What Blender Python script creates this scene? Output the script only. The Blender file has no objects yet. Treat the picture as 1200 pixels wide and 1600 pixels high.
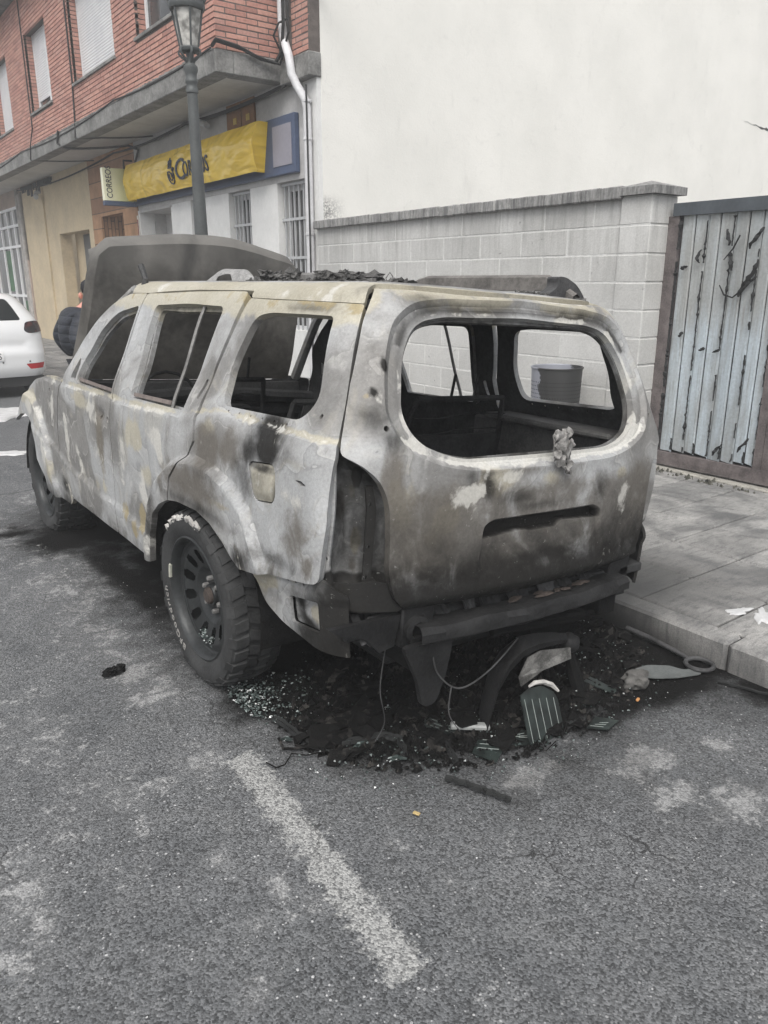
import bpy, bmesh, math, random
import numpy as np
from mathutils import Vector, Matrix
from mathutils.geometry import delaunay_2d_cdt
random.seed(7); RNG = np.random.default_rng(7)
sc = bpy.context.scene
COL = sc.collection
R = math.radians

# ------------------------------------------------------------------ camera, light, exposure
CAM_H = 1.65
PITCH = R(16.75)
YAW = math.atan(935 / 1254.0)
fw = Vector((math.sin(YAW), math.cos(YAW), 0)); right = Vector((math.cos(YAW), -math.sin(YAW), 0)); zup = Vector((0, 0, 1))
fwd = fw * math.cos(PITCH) - zup * math.sin(PITCH)
upv = fw * math.sin(PITCH) + zup * math.cos(PITCH)
cam_d = bpy.data.cameras.new('camera'); cam = bpy.data.objects.new('camera', cam_d); COL.objects.link(cam)
cam.matrix_world = Matrix(((right.x, upv.x, -fwd.x, 0), (right.y, upv.y, -fwd.y, 0), (right.z, upv.z, -fwd.z, CAM_H), (0, 0, 0, 1)))
cam_d.sensor_fit = 'VERTICAL'; cam_d.sensor_height = 36.0; cam_d.lens = 27.0
cam_d.clip_start = 0.05; cam_d.clip_end = 1500
sc.camera = cam

SUN_EL, SUN_AZ = R(55), R(226)      # azimuth clockwise from +Y (along the street)
world = bpy.data.worlds.new('World'); sc.world = world; world.use_nodes = True
wn = world.node_tree; wn.nodes.clear()
wo = wn.nodes.new('ShaderNodeOutputWorld'); bg = wn.nodes.new('ShaderNodeBackground')
sky = wn.nodes.new('ShaderNodeTexSky'); sky.sky_type = 'NISHITA'; sky.sun_disc = False
sky.sun_elevation = SUN_EL; sky.sun_rotation = SUN_AZ; sky.air_density = 1.0; sky.dust_density = 4.0; sky.ozone_density = 1.0
hs = wn.nodes.new('ShaderNodeHueSaturation'); hs.inputs['Saturation'].default_value = 0.22   # overcast: nearly grey sky
wn.links.new(sky.outputs[0], hs.inputs['Color']); wn.links.new(hs.outputs[0], bg.inputs[0])
bg.inputs[1].default_value = 0.15
wn.links.new(bg.outputs[0], wo.inputs[0])
sun_d = bpy.data.lights.new('sun', 'SUN'); sun = bpy.data.objects.new('sun', sun_d); COL.objects.link(sun)
sun_d.energy = 1.5; sun_d.angle = R(40); sun_d.color = (1.0, 0.97, 0.92)
sd = Vector((math.sin(SUN_AZ) * math.cos(SUN_EL), math.cos(SUN_AZ) * math.cos(SUN_EL), math.sin(SUN_EL)))
sun.rotation_euler = sd.to_track_quat('Z', 'Y').to_euler(); sun.location = sd * 30
sc.view_settings.view_transform = 'Standard'; sc.view_settings.look = 'None'
HAZE = 0.006
sc.view_settings.exposure = 0.55; sc.view_settings.gamma = 1.0; sc.view_settings.use_curve_mapping = False
sc.cycles.max_bounces = 8; sc.cycles.diffuse_bounces = 4; sc.cycles.transparent_max_bounces = 12

# ------------------------------------------------------------------ materials
def s2l(c):
    c = c / 255.0
    return c / 12.92 if c <= 0.04045 else ((c + 0.055) / 1.055) ** 2.4
def rgb(r, g, b): return (s2l(r), s2l(g), s2l(b), 1)
def lin(v, t=(1, 1, 1)): return (v * t[0], v * t[1], v * t[2], 1)

class NT:
    def __init__(s, name, rough=0.8, spec=0.3, metal=0.0):
        s.m = bpy.data.materials.new(name); s.m.use_nodes = True; s.t = s.m.node_tree; s.t.nodes.clear()
        s.out = s.t.nodes.new('ShaderNodeOutputMaterial'); s.b = s.t.nodes.new('ShaderNodeBsdfPrincipled')
        s.t.links.new(s.b.outputs[0], s.out.inputs[0])
        s.b.inputs['Roughness'].default_value = rough; s.b.inputs['Specular IOR Level'].default_value = spec; s.b.inputs['Metallic'].default_value = metal
    def put(s, sock, v):
        if isinstance(v, bpy.types.NodeSocket): s.t.links.new(v, sock)
        elif v is not None:
            if sock.type == 'RGBA' and isinstance(v, (int, float)): v = (v, v, v, 1)
            sock.default_value = v
    def n(s, typ, ins=None, **pr):
        nd = s.t.nodes.new(typ)
        for k, v in pr.items(): setattr(nd, k, v)
        for k, v in (ins or {}).items(): s.put(nd.inputs[k], v)
        return nd
    def co(s, kind='Object'): return s.n('ShaderNodeTexCoord').outputs[kind]
    def pos(s): return s.n('ShaderNodeNewGeometry').outputs['Position']
    def vmap(s, v, scale=(1, 1, 1), loc=(0, 0, 0), rot=(0, 0, 0)):
        return s.n('ShaderNodeMapping', {'Vector': v, 'Scale': scale, 'Location': loc, 'Rotation': rot}).outputs[0]
    def noise(s, v, scale, detail=5, rough=0.6, dist=0.0, col=False):
        nd = s.n('ShaderNodeTexNoise', {'Vector': v, 'Scale': scale, 'Detail': detail, 'Roughness': rough, 'Distortion': dist})
        return nd.outputs['Color' if col else 'Fac']
    def voro(s, v, scale, feature='F1', out='Distance', rand=1.0):
        nd = s.n('ShaderNodeTexVoronoi', {'Vector': v, 'Scale': scale, 'Randomness': rand}, feature=feature)
        return nd.outputs[out]
    def math(s, op, a, b=None, clamp=False):
        nd = s.n('ShaderNodeMath', {0: a}, operation=op, use_clamp=clamp)
        if b is not None: s.put(nd.inputs[1], b)
        return nd.outputs[0]
    def mr(s, x, a, b, c=0.0, d=1.0, smooth=True):
        return s.n('ShaderNodeMapRange', {0: x, 1: a, 2: b, 3: c, 4: d}, interpolation_type='SMOOTHSTEP' if smooth else 'LINEAR').outputs[0]
    def ramp(s, f, stops, interp='LINEAR'):
        nd = s.n('ShaderNodeValToRGB', {0: f}); cr = nd.color_ramp; cr.interpolation = interp
        while len(cr.elements) < len(stops): cr.elements.new(0.5)
        for e, (p, c) in zip(cr.elements, stops): e.position = p; e.color = c if isinstance(c, tuple) else (c, c, c, 1)
        return nd.outputs[0]
    def mix(s, f, a, b, mode='MIX'):
        nd = s.n('ShaderNodeMix', data_type='RGBA', blend_type=mode)
        s.put(nd.inputs[0], f); s.put(nd.inputs[6], a); s.put(nd.inputs[7], b)
        return nd.outputs[2]
    def attr(s, name, out='Fac'): return s.n('ShaderNodeAttribute', attribute_name=name).outputs[out]
    def sep(s, v):
        nd = s.n('ShaderNodeSeparateXYZ', {0: v}); return nd.outputs[0], nd.outputs[1], nd.outputs[2]
    def rand(s): return s.n('ShaderNodeObjectInfo').outputs['Random']
    def bump(s, h, strength=0.3, dist=0.01, normal=None):
        nd = s.n('ShaderNodeBump', {'Height': h, 'Strength': strength, 'Distance': dist})
        if normal is not None: s.put(nd.inputs['Normal'], normal)
        s.t.links.new(nd.outputs[0], s.b.inputs['Normal']); return nd.outputs[0]
    def color(s, c): s.put(s.b.inputs['Base Color'], c)
    def rough(s, r): s.put(s.b.inputs['Roughness'], r)

MATS = {}
def simple(name, c, rough=0.7, var=0.25, scale=6, bump=0.0, bscale=60, spec=0.3, metal=0.0, world=True, randv=0.0):
    """a plain material with uneven colour, and optional relief"""
    t = NT(name, rough, spec, metal); v = t.pos() if world else t.co()
    n1 = t.noise(v, scale, 6, 0.6); n2 = t.noise(v, scale * 9, 3, 0.6)
    f = t.math('ADD', t.math('MULTIPLY', n1, 0.65), t.math('MULTIPLY', n2, 0.35))
    lo = tuple(x * (1 - var) for x in c[:3]) + (1,); hi = tuple(min(1, x * (1 + var)) for x in c[:3]) + (1,)
    col = t.mix(t.mr(f, 0.3, 0.7), lo, hi)
    if randv:
        col = t.mix(1.0, col, t.mr(t.rand(), 0, 1, 1 - randv, 1 + randv, False), 'MULTIPLY')
    t.color(col); t.rough(t.mr(n1, 0.3, 0.7, rough - 0.08, min(1, rough + 0.08)))
    if bump: t.bump(t.noise(v, bscale, 5, 0.65), bump, 0.01)
    MATS[name] = t.m
    return t.m

# ------------------------------------------------------------------ mesh helpers
def setp(o, label=None, cat=None, group=None, kind=None):
    if label: o['label'] = label
    if cat: o['category'] = cat
    if group: o['group'] = group
    if kind: o['kind'] = kind
    return o
def link(name, me, mat=None, parent=None, loc=None, rot=None):
    o = bpy.data.objects.new(name, me); COL.objects.link(o)
    if mat is not None and me is not None and len(me.materials) == 0: me.materials.append(mat)
    if parent is not None: o.parent = parent
    if loc is not None: o.location = loc
    if rot is not None: o.rotation_euler = rot
    return o
def empty(name, loc=(0, 0, 0), label=None, cat=None, group=None, rot=None, parent=None):
    o = bpy.data.objects.new(name, None); COL.objects.link(o); o.location = loc; o.empty_display_size = 0.2
    if rot: o.rotation_euler = rot
    if parent: o.parent = parent
    return setp(o, label, cat, group)

class MB:
    """collects shapes into one mesh"""
    def __init__(s): s.v = []; s.f = []; s.mi = []
    def add(s, vs, fs, mi=0):
        k = len(s.v); s.v += [tuple(p) for p in vs]; s.f += [tuple(i + k for i in f) for f in fs]; s.mi += [mi] * len(fs)
        return s
    def box(s, x0, x1, y0, y1, z0, z1, mi=0, bev=0.0, M=None):
        if bev <= 0:
            vs = [(x, y, z) for z in (z0, z1) for y in (y0, y1) for x in (x0, x1)]
            fs = [(0, 2, 3, 1), (4, 5, 7, 6), (0, 1, 5, 4), (2, 6, 7, 3), (0, 4, 6, 2), (1, 3, 7, 5)]
        else:
            b = min(bev, (x1 - x0) * .45, (y1 - y0) * .45, (z1 - z0) * .45)
            c = ((x0 + x1) / 2, (y0 + y1) / 2, (z0 + z1) / 2); h = ((x1 - x0) / 2, (y1 - y0) / 2, (z1 - z0) / 2)
            vs = []; idx = {}
            for sx in (-1, 1):
                for sy in (-1, 1):
                    for sz in (-1, 1):
                        for ax in range(3):
                            sg = (sx, sy, sz); p = [c[i] + sg[i] * (h[i] - (0 if i == ax else b)) for i in range(3)]
                            idx[(sx, sy, sz, ax)] = len(vs); vs.append(tuple(p))
            fs = []
            for ax in range(3):
                o = [i for i in range(3) if i != ax]
                for sg in (-1, 1):
                    q = []
                    for a, d in ((-1, -1), (1, -1), (1, 1), (-1, 1)):
                        k = [0, 0, 0]; k[ax] = sg; k[o[0]] = a; k[o[1]] = d; q.append(idx[(k[0], k[1], k[2], ax)])
                    fs.append(tuple(q) if (sg > 0) == (ax != 1) else tuple(q[::-1]))
            for ax in range(3):            # edge strips along axis ax
                o = [i for i in range(3) if i != ax]
                for a in (-1, 1):
                    for d in (-1, 1):
                        k0 = [0, 0, 0]; k0[ax] = -1; k0[o[0]] = a; k0[o[1]] = d
                        k1 = list(k0); k1[ax] = 1
                        fs.append((idx[tuple(k0) + (o[0],)], idx[tuple(k1) + (o[0],)], idx[tuple(k1) + (o[1],)], idx[tuple(k0) + (o[1],)]))
            for sx in (-1, 1):
                for sy in (-1, 1):
                    for sz in (-1, 1): fs.append(tuple(idx[(sx, sy, sz, a)] for a in range(3)))
        if M is not None: vs = [tuple(M @ Vector(p)) for p in vs]
        return s.add(vs, fs, mi)
    def tube(s, pts, r, seg=8, caps=True, mi=0, closed=False):
        pts = [Vector(p) for p in pts]; n = len(pts)
        rs = r if isinstance(r, (list, tuple)) else [r] * n
        vs = []; fs = []
        prev = None
        for i, p in enumerate(pts):
            d = (pts[(i + 1) % n] - pts[i - 1]) if closed else (pts[min(i + 1, n - 1)] - pts[max(i - 1, 0)])
            d.normalize()
            if prev is None:
                a = Vector((0, 0, 1)) if abs(d.z) < 0.9 else Vector((1, 0, 0)); u = d.cross(a).normalized()
            else: u = (prev - d * prev.dot(d)).normalized()
            prev = u; w = d.cross(u)
            for k in range(seg):
                a = 2 * math.pi * k / seg; vs.append(p + (u * math.cos(a) + w * math.sin(a)) * rs[i])
        m = n if closed else n - 1
        for i in range(m):
            for k in range(seg):
                a = i * seg + k; b = i * seg + (k + 1) % seg; j = ((i + 1) % n) * seg
                fs.append((a, b, j + (k + 1) % seg, j + k))
        if caps and not closed: fs.append(tuple(range(seg))[::-1]); fs.append(tuple((n - 1) * seg + k for k in range(seg)))
        return s.add(vs, fs, mi)
    def lathe(s, prof, seg=24, axis='z', org=(0, 0, 0), mi=0, a0=0, a1=2 * math.pi, capb=False, capt=False):
        vs = []; fs = []; full = abs(a1 - a0 - 2 * math.pi) < 1e-6; m = seg if full else seg + 1
        for r, h in prof:
            for k in range(m):
                a = a0 + (a1 - a0) * k / seg; c, q = r * math.cos(a), r * math.sin(a)
                p = (c, q, h) if axis == 'z' else ((h, c, q) if axis == 'x' else (q, h, c))
                vs.append((p[0] + org[0], p[1] + org[1], p[2] + org[2]))
        for i in range(len(prof) - 1):
            for k in range(seg):
                b = (k + 1) % m; fs.append((i * m + k, i * m + b, (i + 1) * m + b, (i + 1) * m + k))
        if capb: fs.append(tuple(range(m))[::-1])
        if capt: fs.append(tuple((len(prof) - 1) * m + k for k in range(m)))
        return s.add(vs, fs, mi)
    def prism(s, poly, z0, z1, plane='xy', mi=0):
        n = len(poly)
        def P(a, b, h): return (a, b, h) if plane == 'xy' else ((a, h, b) if plane == 'xz' else (h, a, b))
        vs = [P(a, b, z0) for a, b in poly] + [P(a, b, z1) for a, b in poly]
        fs = [tuple(range(n))[::-1], tuple(range(n, 2 * n))] + [(i, (i + 1) % n, n + (i + 1) % n, n + i) for i in range(n)]
        return s.add(vs, fs, mi)
    def mesh(s, name, smooth=False, angle=None, fix=True):
        me = bpy.data.meshes.new(name); me.from_pydata(s.v, [], s.f)
        if any(s.mi): me.polygons.foreach_set('material_index', s.mi)
        if fix:
            bm = bmesh.new(); bm.from_mesh(me); bmesh.ops.recalc_face_normals(bm, faces=bm.faces); bm.to_mesh(me); bm.free()
        if smooth:
            me.polygons.foreach_set('use_smooth', [True] * len(me.polygons)); me.set_sharp_from_angle(angle=R(angle or 35))
        me.update(); return me
    def build(s, name, mat=None, parent=None, smooth=False, angle=None, loc=None, fix=True):
        mats = mat if isinstance(mat, (list, tuple)) else [mat]
        me = s.mesh(name, smooth, angle, fix)
        for m in mats:
            if m is not None: me.materials.append(m)
        return link(name, me, None, parent, loc)

def fattr(me, name, vals, dom='POINT'):
    a = me.attributes.new(name, 'FLOAT', dom); a.data.foreach_set('value', np.asarray(vals, dtype=np.float32))
def sdist(px, py, poly):
    """signed distance to a polygon: negative inside"""
    P = np.asarray(poly, float); A = P; Bn = np.roll(P, -1, 0)
    x = np.asarray(px, float).ravel(); y = np.asarray(py, float).ravel()
    best = np.full(x.shape, 1e9); ins = np.zeros(x.shape, bool)
    for (ax, ay), (bx, by) in zip(A, Bn):
        dx, dy = bx - ax, by - ay; L = dx * dx + dy * dy + 1e-12
        t = np.clip(((x - ax) * dx + (y - ay) * dy) / L, 0, 1)
        best = np.minimum(best, (x - ax - t * dx) ** 2 + (y - ay - t * dy) ** 2)
        c = ((ay > y) != (by > y)) & (x < (bx - ax) * (y - ay) / (by - ay + 1e-12) + ax)
        ins ^= c
    d = np.sqrt(best); d[ins] *= -1
    return d.reshape(np.shape(px))
def sstep(a, b, x):
    t = np.clip((np.asarray(x, float) - a) / (b - a), 0, 1); return t * t * (3 - 2 * t)
def rounded(poly, r, seg=5):
    """polygon with rounded corners; r one number or one per corner"""
    n = len(poly); out = []
    rs = r if isinstance(r, (list, tuple)) else [r] * n
    for i in range(n):
        p = np.array(poly[i], float); a = np.array(poly[i - 1], float); b = np.array(poly[(i + 1) % n], float)
        da, db = a - p, b - p; la, lb = np.linalg.norm(da), np.linalg.norm(db)
        k = min(rs[i], la * .48, lb * .48)
        if k < 1e-4: out.append(tuple(p)); continue
        p0 = p + da / la * k; p1 = p + db / lb * k
        for j in range(seg + 1):
            t = j / seg; out.append(tuple((1 - t) ** 2 * p0 + 2 * t * (1 - t) * p + t * t * p1))
    return out
def resample(poly, step):
    out = []
    n = len(poly)
    for i in range(n):
        a = np.array(poly[i], float); b = np.array(poly[(i + 1) % n], float); L = np.linalg.norm(b - a)
        if L < 1e-6: continue
        m = max(1, int(math.ceil(L / step)))
        for j in range(m): out.append(tuple(a + (b - a) * j / m))
    return out
def fill2d(outline, holes, step, lines=()):
    """triangulate a polygon with holes and crease lines, with inner grid points; returns pts (n,2) and triangles"""
    loops = [resample(outline, step)] + [resample(h, step) for h in holes]
    creases = [resample(l, step) for l in lines]
    pts = []; edges = []
    for lp in loops + creases:
        k = len(pts); n = len(lp); pts += lp; edges += [(k + i, k + (i + 1) % n) for i in range(n)]
    P = np.array(loops[0]); x0, y0 = P.min(0); x1, y1 = P.max(0)
    ny = int((y1 - y0) / (step * .87)) + 2; gx = []; gy = []
    for j in range(ny):
        xs = np.arange(x0 + (step * .5 if j % 2 else 0), x1, step); gx.append(xs); gy.append(np.full(len(xs), y0 + j * step * .87))
    gx = np.concatenate(gx); gy = np.concatenate(gy)
    ok = sdist(gx, gy, loops[0]) < -step * .55
    for h in loops[1:]: ok &= sdist(gx, gy, h) > step * .55
    for c in creases: ok &= np.abs(sdist(gx, gy, c)) > step * .35
    allp = pts + list(zip(gx[ok], gy[ok]))
    r = delaunay_2d_cdt([Vector(p) for p in allp], edges, [], 0, 1e-6)
    V = np.array([(p.x, p.y) for p in r[0]]); F = np.array([f for f in r[2] if len(f) == 3], dtype=int)
    c = V[F].mean(1); ok = sdist(c[:, 0], c[:, 1], loops[0]) < 0
    for h in loops[1:]: ok &= sdist(c[:, 0], c[:, 1], h) > 0
    F = F[ok]; u, inv = np.unique(F.ravel(), return_inverse=True)
    return V[u], inv.reshape(-1, 3)
def shell(P, F, N, thick):
    """closed shell: front P, back P - N*thick, with rims. Returns verts, faces"""
    n = len(P); Q = P - N * (thick[:, None] if isinstance(thick, np.ndarray) else thick)
    e = {}
    for a, b, c in F:
        for u, w in ((a, b), (b, c), (c, a)):
            e[(u, w)] = 1
    rim = [(u, w) for (u, w) in e if (w, u) not in e]
    faces = [tuple(f) for f in F] + [(f[2] + n, f[1] + n, f[0] + n) for f in F] + [(w, u, u + n, w + n) for u, w in rim]
    return np.vstack([P, Q]), faces
def text_mesh(txt, size=1.0, extrude=0.0, xs=1.0, shear=0.0, align='CENTER', spacing=1.0):
    cu = bpy.data.curves.new('lettering', 'FONT'); cu.body = txt; cu.size = size; cu.extrude = extrude; cu.align_x = align
    cu.shear = shear; cu.space_character = spacing; cu.resolution_u = 4
    ob = bpy.data.objects.new('lettering', cu); COL.objects.link(ob)
    dg = bpy.context.evaluated_depsgraph_get(); me = bpy.data.meshes.new_from_object(ob.evaluated_get(dg))
    bpy.data.objects.remove(ob); bpy.data.curves.remove(cu)
    me.name = 'lettering'; me.materials.clear()
    for v in me.vertices: v.co.x *= xs
    return me
def link(name, me, mat=None, parent=None, loc=None, rot=None):     # meshes are given in world space; a thing's Empty stands at its base
    o = bpy.data.objects.new(name, me); COL.objects.link(o)
    if mat is not None and me is not None and len(me.materials) == 0: me.materials.append(mat)
    if loc is not None: o.location = loc
    if rot is not None: o.rotation_euler = rot
    if parent is not None:
        o.parent = parent
        if parent.type == 'EMPTY': o.matrix_parent_inverse = parent.matrix_basis.inverted()
    return o
def copy_tree(o, parent=None):
    c = o.copy(); COL.objects.link(c)
    if parent is not None: c.parent = parent
    for ch in [x for x in list(o.children)]: copy_tree(ch, c)
    return c
def proj(p):
    d = Vector(p) - Vector((0, 0, CAM_H)); z = d.dot(fwd)
    if z < 0.1: return None
    return (600 + 1200 * d.dot(right) / z, 800 - 1200 * d.dot(upv) / z, z)

# ------------------------------------------------------------------ ground
def mat_road():
    t = NT('asphalt', 0.85, 0.35); p = t.pos()
    n_big = t.noise(p, 1.3, 5, 0.6); n_mid = t.noise(p, 7, 6, 0.65); n_fin = t.noise(p, 60, 3, 0.6)
    base = t.mix(t.mr(n_big, 0.3, 0.7), lin(0.076, (0.96, 1, 1.045)), lin(0.118, (0.975, 1, 1.03)))
    base = t.mix(t.mr(n_mid, 0.35, 0.75), base, lin(0.130, (.98, 1, 1.02)), 'MIX')
    # aggregate: every stone its own grey
    vc = t.n('ShaderNodeTexVoronoi', {'Vector': p, 'Scale': 165.0}, feature='F1')
    st = t.sep(vc.outputs['Color'])[0]
    base = t.mix(1.0, base, t.mr(st, 0, 1, 0.42, 1.6, False), 'MULTIPLY')
    vc2 = t.n('ShaderNodeTexVoronoi', {'Vector': p, 'Scale': 100.0}, feature='F1')
    sx, sy, sz = t.sep(vc2.outputs['Color'])
    spk = t.math('MULTIPLY', t.math('GREATER_THAN', sx, 0.89), t.math('LESS_THAN', vc2.outputs['Distance'], t.mr(sy, 0, 1, 0.12, 0.42, False)))
    base = t.mix(t.math('MULTIPLY', spk, t.mr(sz, 0, 1, 0.2, 0.8)), base, lin(0.50))
    # worn, dried pale residue
    res = t.attr('residue'); rn = t.noise(p, 30, 6, 0.78, 0.4); rn2 = t.noise(p, 6.5, 6, 0.70, .6)
    m = t.mr(t.math('ADD', res, t.math('ADD', t.math('MULTIPLY', t.math('SUBTRACT', rn, 0.5), 1.9), t.math('MULTIPLY', t.math('SUBTRACT', rn2, 0.5), 2.4))), 0.42, 0.72)
    m = t.math('MULTIPLY', m, t.mr(st, 0, 1, 0.30, 0.8))
    base = t.mix(m, base, lin(0.40, (1, 1, 0.99)))
    film = t.mr(t.math('ADD', res, t.math('MULTIPLY', t.math('SUBTRACT', rn2, 0.5), 1.0)), 0.05, 0.8)
    base = t.mix(t.math('MULTIPLY', film, 0.30), base, lin(0.20))
    so = t.attr('soot'); sm = t.mr(t.math('ADD', so, t.math('MULTIPLY', t.math('SUBTRACT', n_mid, 0.5), 0.8)), 0.12, 0.75)
    base = t.mix(t.math('MULTIPLY', sm, 0.97), base, lin(0.006, (1.05, 1, 0.95)))
    wv = t.n('ShaderNodeVectorMath', {0: p, 1: t.n('ShaderNodeVectorMath', {0: t.noise(p, 9, 4, .6, col=True), 1: (.12, .12, 0)}, operation='MULTIPLY').outputs[0]}, operation='ADD').outputs[0]
    ce = t.n('ShaderNodeTexVoronoi', {'Vector': wv, 'Scale': 3.2}, feature='DISTANCE_TO_EDGE').outputs['Distance']
    crk = t.math('MULTIPLY', t.mr(ce, .010, .003), t.mr(n_big, .50, .62))
    # old painted line, worn to specks
    ln = t.attr('line'); lm = t.mr(t.math('ADD', ln, t.math('MULTIPLY', t.math('SUBTRACT', rn, 0.5), 2.2)), 0.46, 0.80)
    lm = t.math('MULTIPLY', lm, t.mr(st, 0, 1, 0.25, .85))
    fin = t.mix(lm, base, lin(0.40, (1, 1, .97))); t.color(t.mix(t.math('MULTIPLY', crk, .75), fin, lin(.02)))
    wet = t.mr(t.noise(p, 3, 3), 0.4, 0.6)
    t.rough(t.math('MAXIMUM', t.mr(n_mid, 0.3, 0.7, 0.72, 0.92), sm)); t.put(t.b.inputs['Specular IOR Level'], t.mr(sm, 0, 1, .3, .04))
    h = t.math('ADD', t.math('MULTIPLY', t.math('SUBTRACT', 0.6, vc.outputs['Distance']), 0.8), t.math('MULTIPLY', n_mid, 0.6))
    t.bump(h, 0.55, 0.006)
    return t.m
ROAD = mat_road()
xs = np.concatenate([np.array([-150, -100, -60, -25, -12, -7, -4, -2.5, -1.5, -1.0]), np.arange(-0.7, 3.03, 0.035), [3.03]])
ys = np.concatenate([np.array([-150, -80, -30, -10, -4, -1, 0, 0.3]), np.arange(0.5, 8.0, 0.035), np.arange(8.0, 16, 0.25), [20, 30, 60, 120, 250]])
GX, GY = np.meshgrid(xs, ys, indexing='ij')
nx, ny = GX.shape
gz = 0.006 * np.sin(GX * 2.1 + 1) * np.sin(GY * 1.3) * ((GX > -1) & (GY < 9) & (GY > 0.3))
idx = np.arange(nx * ny).reshape(nx, ny)
F = np.stack([idx[:-1, :-1], idx[1:, :-1], idx[1:, 1:], idx[:-1, 1:]], -1).reshape(-1, 4)
me = bpy.data.meshes.new('road'); me.from_pydata(np.stack([GX, GY, gz - 0.004], -1).reshape(-1, 3).tolist(), [], F.tolist())
def blobs(L):
    a = np.zeros(GX.shape)
    for x, y, rx, ry, s in L: a = np.maximum(a, s * np.exp(-((GX - x) / rx) ** 2 - ((GY - y) / ry) ** 2))
    return a
res = blobs([(1.78, 1.53, .17, .07, .75), (2.17, 1.36, .24, .10, .8), (2.10, 1.19, .14, .08, .75), (2.24, 1.02, .18, .10, .8), (.83, 1.60, .05, .08, .62), (.74, 1.81, .05, .10, .6),
             (.71, 1.52, .06, .05, .62), (.63, 1.34, .07, .06, .7), (1.0, 4.47, .30, .8, .5), (.92, 3.7, .22, .6, .52), (.98, 3.0, .18, .4, .62), (.55, 2.3, .20, .35, .48), (.21, 2.0, .12, .35, .62),
             (.48, 2.85, .16, .4, .5), (.2, 3.2, .3, .8, .45), (.87, 1.5, .07, .06, .5), (1.22, 1.33, .06, .05, .45), (1.49, 1.4, .10, .07, .4), (.9, 2.3, .1, .15, .6), (1.22, 1.57, .08, .06, .35),
             (.9, 5.4, .4, .8, .42), (1.3, 6.3, .4, .5, .45), (.0, 2.4, .2, .3, .5), (.3, 1.5, .15, .15, .35), (2.5, 1.25, .15, .08, .5)])
soo = blobs([(2.85, 2.8, .35, 1.5, 1.1), (2.7, 4.5, .5, 1.2, 1.0), (1.75, 2.05, .45, .30, 1.2), (2.3, 1.85, .5, .20, 1.2), (2.85, 1.75, .35, .28, 1.15), (1.32, 2.55, .25, .25, .95), (1.28, 4.2, .16, 1.2, .8), (1.2, 5.2, .35, .5, .85), (.98, 5.5, .25, .15, .7), (2.4, 1.62, .5, .12, .7), (3.05, 1.6, .2, .3, .8),(2.0, 3.6, .85, 1.9, 1.25), (2.05, 2.3, .75, .55, 1.3), (2.55, 1.95, .55, .35, 1.15), (1.45, 2.35, .28, .26, .95), (1.6, 2.0, .3, .2, .85), (2.0, 1.8, .45, .14, .95), (2.75, 1.62, .4, .18, .9), (3.0, 1.35, .2, .3, .75),
             (1.5, 5.4, .45, .8, 1.0), (1.35, 4.9, .2, .8, .75), (1.3, 3.7, .14, 1.0, .6), (1.9, 5.5, .9, .8, 1.0), (2.35, 1.05, .14, .08, .3), (1.05, 5.6, .3, .3, .55)])
soo = soo * np.clip(1 - 0 * GX, 0, 2)
SK = np.where(GY < 3, .072 * (GY - 2.2), 0)
lx0, lx1 = .965 + SK, 1.085 + SK
edge = np.minimum(GX - lx0, lx1 - GX) / .03
line = np.clip(edge, -1, 1) * .35 + .55
line *= ((GY > 1.14) & (GY < 2.28))
line += np.clip(edge, -1, 1).clip(0, 1) * .42 * ((GY > 3.6) & (GY < 5.2))
line = np.clip(line, 0, 1) - .12 * (np.abs(GY - 1.82) < .02) - .12 * (np.abs(GY - 1.63) < .03)
fattr(me, 'residue', res.ravel()); fattr(me, 'soot', np.clip(soo, 0, 1.3).ravel()); fattr(me, 'line', line.ravel())
me.polygons.foreach_set('use_smooth', [True] * len(me.polygons))
setp(link('road', me, ROAD), kind='structure')

# pavement bed, kerb stones, slabs
def mat_slab():
    t = NT('paving', 0.85, 0.3); p = t.pos()
    n1 = t.noise(t.vmap(p, (1.2, 1, 1)), 2.2, 6, 0.62, 0.6); n2 = t.noise(t.vmap(p, (2.5, 9, 1), rot=(0, 0, .5)), 4.5, 6, 0.7, 0.5); n3 = t.noise(p, 160, 2, 0.6)
    c = t.mix(t.mr(n1, 0.32, 0.68), lin(0.11, (1, 1, .99)), lin(0.31, (1, .98, .94)))
    c = t.mix(t.math('MULTIPLY', t.mr(n2, 0.45, 0.72), .7), c, lin(0.085, (1, 1, 1.02)))
    c = t.mix(1.0, c, t.mr(n3, 0.3, 0.7, .78, 1.22, False), 'MULTIPLY')
    c = t.mix(1.0, c, t.mr(t.rand(), 0, 1, .86, 1.12, False), 'MULTIPLY')
    x, y, z = t.sep(p)                        # soot washed towards the burnt car
    d = t.math('ADD', t.mr(x, 3.0, 4.6, 1.0, 0.0), t.math('MULTIPLY', t.math('SUBTRACT', n1, .5), 1.2))
    d = t.math('MULTIPLY', t.mr(d, .25, .95), t.math('MULTIPLY', t.mr(y, 1.5, 2.2), t.mr(y, 6.5, 5.0)))
    c = t.mix(t.math('MULTIPLY', d, .80), c, lin(0.038))
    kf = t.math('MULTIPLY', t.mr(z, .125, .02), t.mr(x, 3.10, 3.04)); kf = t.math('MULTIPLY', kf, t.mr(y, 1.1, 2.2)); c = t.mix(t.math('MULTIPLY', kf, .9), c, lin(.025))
    t.color(c); t.bump(t.math('ADD', n3, t.math('MULTIPLY', n1, 2.0)), 0.25, 0.004); return t.m
SLAB = mat_slab()
MORT = simple('dirty_joint', lin(0.05), 0.95, .4, 8)
setp(MB().box(3.05, 5.9, -8, 60, -.3, .118).build('pavement', MORT), kind='structure')
PV = bpy.data.objects['pavement']
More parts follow.
